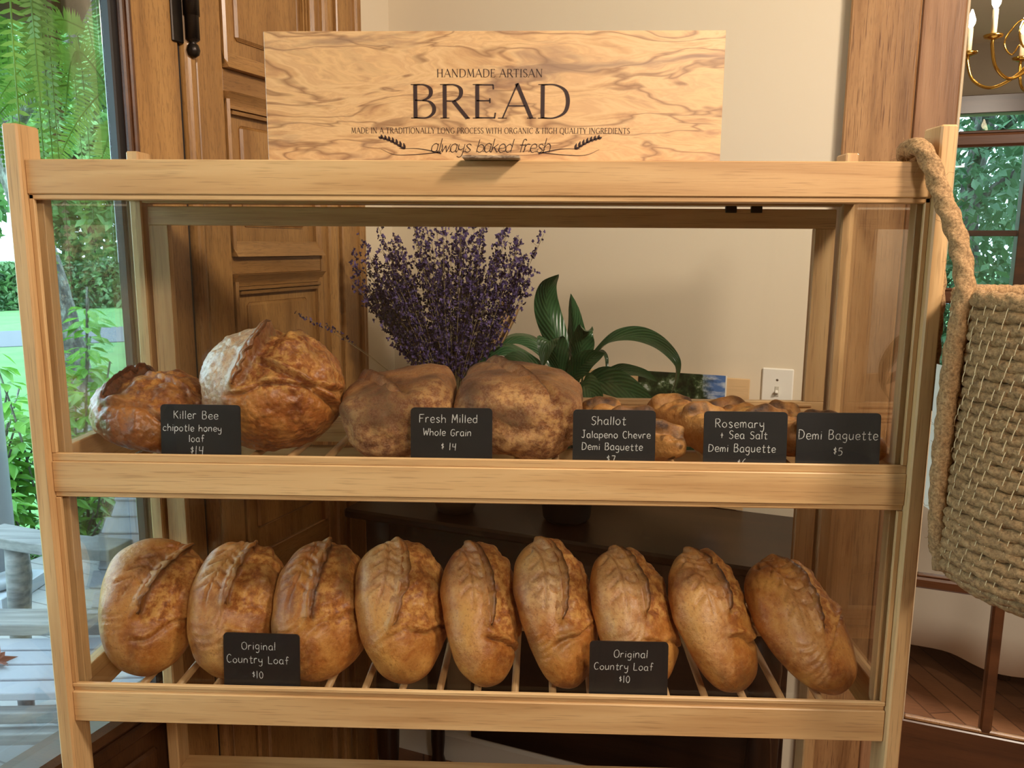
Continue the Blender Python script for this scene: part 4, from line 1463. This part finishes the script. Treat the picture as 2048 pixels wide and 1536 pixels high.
def coil(bm, rad, z, rr, nseg, strands, pitch, ph):
    ring = []
    ns_ = 10
    for i in range(nseg):
        th = 2 * pi * i / nseg
        row = []
        for k in range(ns_):
            a = 2 * pi * k / ns_
            tw = abs(cos((a * strands + th * pitch + ph) / 2))
            r_ = rr * (.72 + .42 * tw)
            row.append(bm.verts.new(((rad + r_ * cos(a)) * cos(th), (rad + r_ * cos(a)) * sin(th), z + r_ * .98 * sin(a) + .0012 * sin(th * 3 + ph))))
        ring.append(row)
    for i in range(nseg):
        for k in range(ns_):
            j, m_ = (i + 1) % nseg, (k + 1) % ns_
            bm.faces.new((ring[i][k], ring[j][k], ring[j][m_], ring[i][m_]))


rnd = random.Random(9)
rows_n = 27
bm = bmesh.new()
st = bmesh.new()
for r_i in range(rows_n):
    f = r_i / (rows_n - 1)
    rad = BR - .030 * max(0, 1 - f / .10) ** 2 + .002 * sin(f * 7)
    z = .008 + f * (BZ1 - BZ0 - .016)
    coil(bm, rad, z, .0088, 216, 2, 34, rnd.uniform(0, 6.3))
for r_i in range(rows_n - 1):
    f = r_i / (rows_n - 1)
    z = .008 + f * (BZ1 - BZ0 - .016)
    for q in range(54):
        th = 2 * pi * q / 54 + rnd.uniform(-.03, .03) + r_i * .045
        R = BR + .0085 - .030 * max(0, 1 - f / .10) ** 2
        tube(st, [(R * cos(th), R * sin(th), z), ((R + .0008) * cos(th + .01), (R + .0008) * sin(th + .01), z + .007), (R * cos(th + .02), R * sin(th + .02), z + .014)], .0006, 4)
build('wall', bm, SEAG, bk, True)
build('stitching', st, THREAD, bk)
bm = bmesh.new()
for k in range(8):
    coil(bm, .012 + k * .0155, .006, .0085, 96, 2, 12, k)
build('bottom', bm, SEAG, bk, True)
bm = bmesh.new()
coil(bm, BR, BZ1 - BZ0 - .002, .0098, 200, 2, 40, 0)
build('rim', bm, JUTE, bk, True)


def rope(name, pts, r0, parent, loc):
    P = catmull([Vector(p) - Vector(loc) for p in pts], 14)
    bm = bmesh.new()
    n_ = 14
    t0 = (P[1] - P[0]).normalized()
    nx = t0.orthogonal().normalized()
    rings, s_ = [], 0
    for i, p in enumerate(P):
        tn = (P[min(i + 1, len(P) - 1)] - P[max(i - 1, 0)]).normalized()
        nx = (nx - tn * nx.dot(tn)).normalized()
        ny = tn.cross(nx)
        if i:
            s_ += (p - P[i - 1]).length
        row = []
        for k in range(n_):
            a = 2 * pi * k / n_
            rr = r0 * (.78 + .30 * abs(cos((a * 3 + s_ * 190) / 2))) * (1 + .06 * noise.noise(p * 60 + Vector((k, 0, 0))))
            row.append(bm.verts.new(p + (nx * cos(a) + ny * sin(a)) * rr))
        rings.append(row)
    for i in range(len(rings) - 1):
        for k in range(n_):
            bm.faces.new((rings[i][k], rings[i][(k + 1) % n_], rings[i + 1][(k + 1) % n_], rings[i + 1][k]))
    bm.faces.new(rings[0][::-1])
    bm.faces.new(rings[-1])
    # loose fibres
    for q in range(90):
        i = rnd.randrange(1, len(P) - 1)
        d = Vector((rnd.uniform(-1, 1), rnd.uniform(-1, 1), rnd.uniform(-1, 1))).normalized()
        p = P[i] + d * r0 * .8
        tube(bm, [p, p + d * r0 * .6 + Vector((0, 0, rnd.uniform(-.004, .004))), p + d * r0 * rnd.uniform(.7, 1.3) + Vector((rnd.uniform(-.005, .005), 0, rnd.uniform(-.006, .006)))], .00025, 3, False)
    o_ = build(name, bm, JUTE, parent, True)
    return o_


BL = (BX, BY, BZ0)
rope('handle', [(.650, -.070, 1.20), (.640, -.070, 1.25), (.634, -.072, 1.32), (.632, -.075, 1.40), (.632, -.080, 1.50), (.638, -.080, 1.575), (.636, -.055, 1.64), (.625, -.022, 1.70), (.612, -.007, 1.745), (.604, .008, 1.763), (.602, .030, 1.765), (.606, .056, 1.762),
                (.622, .070, 1.745), (.645, .074, 1.70), (.664, .066, 1.63), (.664, .05, 1.56), (.660, .040, 1.48), (.664, .03, 1.40)], .0125, bk, BL)
bm = bmesh.new()
box(bm, -.1705, -.170, .03, .055, .10, .30, 0)
build('paper_label', bm, WHITEP, bk)

# ------------------------------------------------------------------ dining room: round table and chandelier
t = NT('white_tablecloth')
CLOTH = t.fin(lin(216, 212, 202), .8, t.bump(t.noise(t.coords((1, 1, 1), False), 160, 2), .2, .001))
TA, TBB, TR = 1.28, 2.86, .72
rt = tag(empty('round_table', rw(TA, TBB, 0)), 'round dining table behind the small-paned glass door', 'table')
bm = bmesh.new()
lathe(bm, [(TR, .70), (TR, .725), (.01, .726)], 40)
build('tabletop', bm, DARKW['X'], rt)
for k in range(4):
    a = radians(45 + 90 * k + 10)
    bm = bmesh.new()
    tube(bm, [(.5 * cos(a), .5 * sin(a), 0), (.5 * cos(a), .5 * sin(a), .70)], .03, 12)
    build('leg', bm, DARKW['Z'], rt, True)
bm = bmesh.new()
n = 160
prof = [(0.001, .733), (.4, .733), (.68, .733), (.724, .728), (.735, .70), (.742, .6), (.75, .45), (.758, .28), (.765, .14)]
rings = []
for r_, z in prof:
    d = max(0, .73 - z)
    rings.append([bm.verts.new(((r_ + d * .05 * sin(14 * 2 * pi * k / n + 1) + d * .03 * sin(9 * 2 * pi * k / n)) * cos(2 * pi * k / n),
                                (r_ + d * .05 * sin(14 * 2 * pi * k / n + 1) + d * .03 * sin(9 * 2 * pi * k / n)) * sin(2 * pi * k / n), z)) for k in range(n)])
for i in range(len(rings) - 1):
    for k in range(n):
        bm.faces.new((rings[i][k], rings[i][(k + 1) % n], rings[i + 1][(k + 1) % n], rings[i + 1][k]))
cl = build('tablecloth', bm, CLOTH, None, True)
cl.location = rw(TA, TBB, 0)
sm = cl.modifiers.new('thick', 'SOLIDIFY')
sm.thickness = .002
tag(cl, 'white tablecloth hanging to the floor behind the small-paned glass door', 'tablecloth')

CANDLE = plain('candle_sleeve', lin(236, 222, 190), .6)
t = NT('lit_bulb')
t.fin((1, .9, .75, 1), .4)
t.b.inputs['Emission Color'].default_value = (1, .78, .5, 1)
t.b.inputs['Emission Strength'].default_value = 30
BULB = t.m
ch = tag(empty('brass_chandelier', rw(1.22, 3.2, 2.9)), 'brass chandelier with lit candle bulbs in the room behind the glass door', 'chandelier')
bm = bmesh.new()
lathe(bm, [(.01, -.62), (.02, -.60), (.035, -.56), (.02, -.52), (.012, -.48), (.03, -.44), (.045, -.38), (.03, -.32), (.012, -.28), (.01, -.03), (.06, -.02), (.06, 0)], 20)
build('stem', bm, BRASS, ch, True)
for k in range(6):
    a = radians(60 * k + 20)
    c_, s_ = cos(a), sin(a)
    R = .31
    bm = bmesh.new()
    tube(bm, catmull([(.03 * c_, .03 * s_, -.42), (.10 * c_, .10 * s_, -.52), (.20 * c_, .20 * s_, -.57), (.28 * c_, .28 * s_, -.53), (R * c_, R * s_, -.45), (R * c_, R * s_, -.42)], 6), .007, 8)
    tube(bm, catmull([(.04 * c_, .04 * s_, -.36), (.11 * c_, .11 * s_, -.30), (.17 * c_, .17 * s_, -.38), (.14 * c_, .14 * s_, -.44), (.11 * c_, .11 * s_, -.40)], 6), .004, 6)
    lathe(bm, [(.008, -.425), (.035, -.415), (.038, -.405), (.012, -.405)], 16, Matrix.Translation((R * c_, R * s_, 0)))
    arm = build('arm', bm, BRASS, ch, True)
    bm = bmesh.new()
    tube(bm, [(R * c_, R * s_, -.405), (R * c_, R * s_, -.305)], .011, 12)
    build('candle_sleeve', bm, CANDLE, arm, True)
    bm = bmesh.new()
    lathe(bm, [(.006, -.305), (.016, -.285), (.018, -.27), (.010, -.245), (.003, -.225)], 14, Matrix.Translation((R * c_, R * s_, 0)))
    build('bulb', bm, BULB, arm, True)

# ------------------------------------------------------------------ outside: porch, garden
struct(rbox('porch_floor', PORCH, -3.35, LW - .12, -4, 5, -.06, -.005, 0))
bm = bmesh.new()
bmesh.ops.create_grid(bm, x_segments=2, y_segments=2, size=90)
o = build('lawn', bm, LAWN)
o.location = (0, 0, -.52)
struct(o)
rd = rbox('road', ROAD, -1.75, 1.75, -40, 40, -.52, -.505, 0)
rd.location = rw(-16.6, 12.0, 0)
rd.rotation_euler = (0, 0, radians(-60))
struct(rd)
# porch column
pc = tag(empty('porch_column', rw(-3.12, 1.40, 0)), 'round white porch column on a square base beyond the rocking chair', 'column')
COLW = plain('column_white', lin(156, 160, 168), .5)
bm = bmesh.new()
box(bm, -.17, .17, -.17, .17, -.005, .06, .004)
build('plinth', bm, COLW, pc)
bm = bmesh.new()
lathe(bm, [(.145, .06), (.165, .075), (.165, .095), (.145, .11), (.135, .112), (.13, .125), (.125, .14)], 32)
build('base_ring', bm, COLW, pc, True)
bm = bmesh.new()
lathe(bm, [(.12, .14), (.118, 1.2), (.10, 2.75)], 32)
build('shaft', bm, COLW, pc, True)
struct(rbox('porch_ceiling', plain('porch_ceiling_paint', lin(150, 170, 170), .8), -2.3, LW - .12, -4, 5, 2.80, 2.86, 0))

# weathered seat on the porch: boards run along its local x axis
chair = tag(empty('porch_chair', rw(-1.75, .53, 0), (0, 0, radians(3))), 'weathered grey slatted porch chair seen through the left window', 'chair')
WHITEB = plain('pale_weathered_board', lin(150, 150, 158), .6)


def cboard(name, x0, x1, y0, y1, z0, z1, m=CHAIRW, sag=.0, M=None):
    bm = bmesh.new()
    n_ = 14
    rows = []
    for i in range(n_ + 1):
        f = i / n_
        x = x0 + (x1 - x0) * f
        d = -sag * sin(pi * f)
        rows.append([bm.verts.new((x, yy + d, zz + d * .4)) for yy, zz in ((y0, z0), (y1, z0), (y1, z1), (y0, z1))])
    for i in range(n_):
        for k in range(4):
            bm.faces.new((rows[i][k], rows[i][(k + 1) % 4], rows[i + 1][(k + 1) % 4], rows[i + 1][k]))
    bm.faces.new(rows[0][::-1])
    bm.faces.new(rows[-1])
    if M is not None:
        for v in bm.verts:
            v.co = M @ v.co
    bmesh.ops.recalc_face_normals(bm, faces=bm.faces[:])
    o = build(name, bm, m, chair)
    bv = o.modifiers.new('soft', 'BEVEL')
    bv.width = .004
    bv.segments = 2
    return o


cboard('seat_board', -.60, .55, .095, .215, .425, .462, CHAIRW, .01)
for y0, y1, zt in ((.02, .090, .424), (-.06, .016, .420), (-.14, -.064, .417), (-.21, -.144, .412)):
    cboard('seat_board', -.60, .55, y0, y1, zt - .024, zt, WHITEB, .012)
for y0, y1, zt in ((-.245, -.205, .376), (-.285, -.245, .338)):
    cboard('seat_board', -.60, .55, y0, y1, zt - .034, zt, CHAIRW, .015)
for k in range(9):
    f = k / 8
    y = .16 + .30 * f
    z = .44 + .42 * f - .04 * f * f
    M = Matrix.Translation((0, y, z)) @ Matrix.Rotation(radians(-42 - 8 * f), 4, 'X')
    cboard('back_board', .13 + .012 * sin(k * 2.2), .60, -.009, .009, -.030, .030, WHITEB, 0, M)
ang = math.atan2(.25 - .39, .2 + .26)
M = Matrix.Translation((-.03, .32, .64)) @ Matrix.Rotation(ang, 4, 'Z')
cboard('arm', -.28, .26, -.055, .055, -.02, .02, CHAIRW, .01, M)
for px_, py_ in ((-.20, .375),):
    bm = bmesh.new()
    tube(bm, [(px_ - .02, py_, 0), (px_ - .015, py_, .3), (px_, py_, .5), (px_, py_, .625)], [.026, .034, .040, .036], 16)
    build('arm_post', bm, CHAIRW, chair, True)
for px_, py_, h_ in ((-.52, -.2, .37), (.5, -.2, .37), (-.52, .15, .43), (.5, .15, .43)):
    bm = bmesh.new()
    box(bm, px_ - .03, px_ + .03, py_ - .02, py_ + .02, -.005, h_, .004)
    build('leg', bm, CHAIRW, chair)

lf_ = bmesh.new()
star = []
for k in range(20):
    a = 2 * pi * k / 20
    r_ = .055 if k % 4 == 0 else (.030 if k % 2 == 0 else .022)
    star.append(lf_.verts.new((r_ * cos(a), r_ * sin(a), .010 * sin(a * 2) + .3 * r_ * abs(sin(a)))))
c0 = lf_.verts.new((0, 0, .0))
for k in range(20):
    lf_.faces.new((star[k], star[(k + 1) % 20], c0))
tube(lf_, [(0, 0, 0), (-.04, -.01, .004), (-.075, -.015, .012)], .0015, 5)
ml = build('maple_leaf', lf_, plain('dry_leaf_brown', lin(126, 70, 50), .7))
ml.location = rw(-1.735, .455, .424)
ml.rotation_euler = (.15, .1, .8)
sm = ml.modifiers.new('thick', 'SOLIDIFY')
sm.thickness = .0008
tag(ml, 'dry brown maple leaf lying on the porch chair seat', 'leaf')


# ------------------------------------------------------------------ plants outside
def leafcloud(bm, n, fn, size, rnd_, shape=((-.5, 0, 0), (0, .28, .05), (.55, 0, -.05), (0, -.28, .05)), up=0.0):
    for q in range(n):
        p = fn()
        e = Euler((rnd_.uniform(-1.2, 1.2), rnd_.uniform(-1.2, 1.2), rnd_.uniform(0, 6.3))).to_matrix()
        s_ = size * rnd_.uniform(.6, 1.3)
        vs = [bm.verts.new(p + e @ Vector(c) * s_) for c in shape]
        bm.faces.new(vs)


def ball(rnd_, c, r):
    while True:
        v = Vector((rnd_.uniform(-1, 1), rnd_.uniform(-1, 1), rnd_.uniform(-1, 1)))
        if v.length < 1:
            return Vector(c) + Vector((v.x * r[0], v.y * r[1], v.z * r[2]))


# hanging fern
fern = tag(empty('hanging_fern', rw(-1.30, .42, 2.24), (0, 0, -A20)), 'big hanging fern with drooping fronds outside the left window', 'hanging plant')
bm = bmesh.new()
lathe(bm, [(.02, -.10), (.09, -.09), (.125, -.02), (.14, .06), (.145, .065), (.13, .07), (.02, .05)], 24)
build('basket', bm, plain('coir_liner', lin(84, 62, 42), .95), fern, True)
bm = bmesh.new()
for k in range(3):
    a = 2 * pi * k / 3
    tube(bm, [(.14 * cos(a), .14 * sin(a), .065), (0, 0, .5)], .002, 5)
tube(bm, [(0, 0, .5), (0, 0, .61)], .003, 6)
build('hanger', bm, IRON, fern)


def frond(bm, P, wmax, rnd_, npin=44, toward=None, hw=.0042):
    n = len(P)
    tube(bm, P, [.002 * (1 - .7 * i / n) + .0004 for i in range(n)], 4, False)
    for k in range(npin):
        f = (k + .6) / npin
        x = f * (n - 1)
        i = min(n - 2, int(x))
        p = P[i].lerp(P[i + 1], x - i)
        tn = (P[i + 1] - P[i]).normalized()
        hz = Vector((tn.y, -tn.x, 0)) if toward is None else tn.cross(toward)
        hz = hz.normalized() if hz.length > .05 else Vector((1, 0, 0))
        w = wmax * (1 - f) ** .55 * min(1, f * 5 + .35)
        droop = Vector((0, 0, -.12 if toward is None else -.05))
        for s_ in (1, -1):
            d = (hz * s_ + tn * .28 + droop + Vector((rnd_.uniform(-.1, .1), rnd_.uniform(-.1, .1), rnd_.uniform(-.1, .1)))).normalized()
            vs = [bm.verts.new(q) for q in (p - tn * hw * .8, p + d * w * .5 - tn * hw, p + d * w, p + d * w * .5 + tn * hw, p + tn * hw * .8)]
            bm.faces.new(vs)


FEATURE_FRONDS = [
    [(0.251, -0.039, -0.287), (0.225, -0.087, -0.208), (0.207, -0.103, -0.228), (0.182, -0.107, -0.335)],
    [(0.198, 0.013, -0.242), (0.140, -0.032, -0.328), (0.104, -0.060, -0.413), (0.081, -0.079, -0.503)],
    [(0.156, -0.046, -0.197), (0.117, -0.090, -0.203), (0.073, -0.132, -0.250), (0.030, -0.168, -0.336)],
    [(0.063, 0.014, -0.245), (0.014, -0.040, -0.262), (-0.029, -0.086, -0.305), (-0.063, -0.117, -0.380)],
    [(0.260, -0.048, -0.342), (0.245, -0.056, -0.385), (0.228, -0.067, -0.450), (0.223, -0.064, -0.537)],
    [(0.043, 0.052, -0.180), (-0.008, 0.016, -0.274), (-0.044, -0.007, -0.391), (-0.063, -0.017, -0.509)],
    [(0.143, -0.003, -0.133), (0.114, -0.042, -0.118), (0.077, -0.077, -0.145), (0.040, -0.103, -0.210)],
]
rnd = random.Random(31)
for k in range(90):
    a = 2 * pi * k / 90 * 4.0 + rnd.uniform(-.2, .2)
    R = rnd.uniform(.12, .36)
    dr = rnd.uniform(.35, .78) if k % 3 else rnd.uniform(.1, .3)
    up = rnd.uniform(.04, .18)
    if k % 3 == 0:
        R += .16
    c_, s_ = cos(a), sin(a)
    s0 = .06
    pts = [(s0 * c_, s0 * s_, .05), ((s0 + R * .5) * c_, (s0 + R * .5) * s_, .05 + up), ((s0 + R) * c_, (s0 + R) * s_, .02 + up * .3 - dr * .18), ((s0 + R * 1.15) * c_, (s0 + R * 1.15) * s_, -dr * .55), ((s0 + R * 1.1) * c_, (s0 + R * 1.1) * s_, -dr)]
    bm = bmesh.new()
    frond(bm, catmull(pts, 5), rnd.uniform(.040, .054), rnd, 66)
    build('frond', bm, FERNB if k % 13 == 5 else FERN, fern)

for pts in FEATURE_FRONDS:
    bm = bmesh.new()
    frond(bm, catmull(pts, 6), .040, rnd, 40, Vector((.7 + rnd.uniform(-.2, .2), -.6, rnd.uniform(.0, .35))), .0026)
    build('frond', bm, FERNL, fern)

BUSHL = ((-.5, 0, 0), (-.2, .22, .06), (.15, .24, .06), (.62, 0, -.12), (.15, -.24, .06), (-.2, -.22, .06))


def bush(name, loc, size, n, leaf, m, label, cat, seed, stems=9, group=None, kind=None):
    rnd_ = random.Random(seed)
    r_ = tag(empty(name, loc), label, cat, group, kind)
    bm = bmesh.new()
    sb = bmesh.new()
    for s_ in range(stems):
        a = rnd_.uniform(0, 6.3)
        tip = Vector((cos(a) * size[0] * rnd_.uniform(.2, .95), sin(a) * size[1] * rnd_.uniform(.2, .95), size[2] * rnd_.uniform(.55, 1.0)))
        base = Vector((cos(a) * .08, sin(a) * .08, 0))
        P = catmull([base, base.lerp(tip, .5) + Vector((0, 0, .1 * size[2])), tip], 6)
        tube(sb, P, .006, 5, False)
        m_ = n // stems
        for q in range(m_):
            f = .25 + .75 * q / m_
            i = min(len(P) - 2, int(f * (len(P) - 1)))
            p = P[i]
            yaw = q * 2.4 + rnd_.uniform(-.3, .3)
            s2 = leaf * rnd_.uniform(.65, 1.2)
            e = Euler((rnd_.uniform(-.35, .35), rnd_.uniform(-.1, .65), yaw)).to_matrix()
            vs = [bm.verts.new(p + e @ (Vector(c) * s2 + Vector((s2 * .75, 0, 0)))) for c in BUSHL]
            bm.faces.new(vs)
    build('stems', sb, BARK, r_)
    build('leaves', bm, m, r_, False)
    return r_


bush('hydrangea_bush', rw(-4.15, 1.95, -.52), (.55, .55, 1.45), 782, .115, BUSH, 'bright broad-leaved bush beside the tree trunk outside the window', 'bush', 1, 14)
bush('hydrangea_bush', rw(-3.75, 2.35, -.52), (.45, .45, 1.95), 646, .115, BUSH, 'taller broad-leaved bush hugging the window jamb outside', 'bush', 2, 12)
bush('hydrangea_bush', rw(-4.0, 1.45, -.52), (.45, .5, 1.15), 714, .12, BUSH, 'broad-leaved bush outside left of the rack post', 'bush', 3, 13)
bush('hydrangea_bush', rw(-3.85, 1.85, -.52), (.5, .5, .95), 714, .11, BUSH, 'low broad-leaved bush in front of the tall bushes outside', 'bush', 4, 13)
bush('shrub', rw(-3.72, 2.2, -.52), (.6, .6, .66), 2600, .032, SHRUB, 'low small-leaved shrub behind the porch chair', 'shrub', 5, 60)
bush('shrub', rw(-4.35, 3.15, -.52), (.55, .55, .8), 2200, .034, SHRUB, 'small-leaved shrub behind the porch chair back', 'shrub', 6, 50)


def tree(loc, trunk, crowns, n, leaf, label, seed, r0=.2, group='garden trees', mat=None):
    rnd_ = random.Random(seed)
    r_ = tag(empty('tree', loc), label, 'tree', group)
    bm = bmesh.new()
    P = catmull([Vector(p) for p in trunk], 8)
    R = [r0 * (1 + .9 * exp(-i / len(P) * 14)) * (1 - .45 * i / len(P)) for i in range(len(P))]
    tube(bm, P, R, 18)
    for q in range(5):
        p = P[int(len(P) * (.7 + .05 * q))]
        a = rnd_.uniform(0, 6.3)
        tube(bm, [p, p + Vector((cos(a), sin(a), .8)) * .9, p + Vector((cos(a) * 2.2, sin(a) * 2.2, 1.6))], [r0 * .35, r0 * .22, r0 * .08], 8)
    build('trunk', bm, BARK, r_, True)
    bm = bmesh.new()
    for c, rr, m_ in crowns:
        leafcloud(bm, int(n * m_), lambda: ball(rnd_, c, rr), leaf, rnd_)
    build('crown', bm, mat or TREEL, r_)
    return r_


tree(rw(-7.39, 5.45, -.52), [(.08, 0, 0), (.02, 0, .7), (-.14, 0, 1.7), (-.36, -.1, 2.8), (-.6, -.3, 4.2)], [((-.5, -.3, 5.2), (2.4, 2.4, 1.6), 1)], 2400, .22,
     'leaning lichen-covered tree trunk in the garden outside the window', 11, .21)
tree(rw(-13.2, 7.9, -.52), [(0, 0, 0), (.1, .1, 1.5), (0, .3, 3.5), (.2, .2, 5)], [((0, 0, 4.2), (2.0, 2.0, 2.0), 1), ((.2, -.4, 6.0), (1.8, 1.8, 1.6), .7)], 2600, .26,
     'tree at the far left of the garden, left of the rack post', 12, .22)
tree(rw(-33.2, 28.3, -.52), [(0, 0, 0), (.1, .1, 2.5), (0, .3, 5), (.2, .2, 7)], [((0, 0, 6.5), (3.3, 3.3, 6.0), 2.2)], 2600, .60,
     'big pale tree beyond the drive outside the window', 13, .3)
tree(rw(-37.8, 23.4, -.52), [(0, 0, 0), (.1, .1, 2.5), (0, .3, 5), (.2, .2, 7)], [((0, 0, 5.2), (3.6, 3.6, 5.0), 3)], 2400, .60,
     'farthest garden tree behind the hedge', 14, .3)
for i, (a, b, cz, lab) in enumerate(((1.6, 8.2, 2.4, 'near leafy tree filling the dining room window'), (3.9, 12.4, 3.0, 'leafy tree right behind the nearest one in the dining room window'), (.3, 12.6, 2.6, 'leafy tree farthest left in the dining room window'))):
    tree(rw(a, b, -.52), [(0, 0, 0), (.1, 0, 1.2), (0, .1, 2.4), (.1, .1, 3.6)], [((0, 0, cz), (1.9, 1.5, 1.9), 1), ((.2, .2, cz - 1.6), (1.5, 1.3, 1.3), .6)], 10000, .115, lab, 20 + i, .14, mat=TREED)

rnd = random.Random(63)
bm = bmesh.new()
hd = Vector((.73, .68, 0))
hd = Vector((cos(radians(38 + 20)), sin(radians(38 + 20)), 0))


def hpt():
    u = rnd.uniform(-8, 9)
    h = rnd.random() ** .8
    return Vector((u * sin(radians(0)) + rnd.uniform(-.4, .4) - (1.4 * h), u, -.0 + 1.5 * h + .25 * noise.noise(Vector((u * .6, 0, 3)))))


leafcloud(bm, 9000, hpt, .24, rnd)
# the bank the creeper grows on
box(bm, -3.2, -1.5, -8.3, 9.3, 0, 1.3, 0)
hb = build('hedge', bm, HEDGE)
hb.location = rw(-22.3, 19.0, -.52)
hb.rotation_euler = (0, 0, radians(-60))
tag(hb, 'creeper-covered hedge bank across the lawn outside', 'hedge', None, 'stuff')
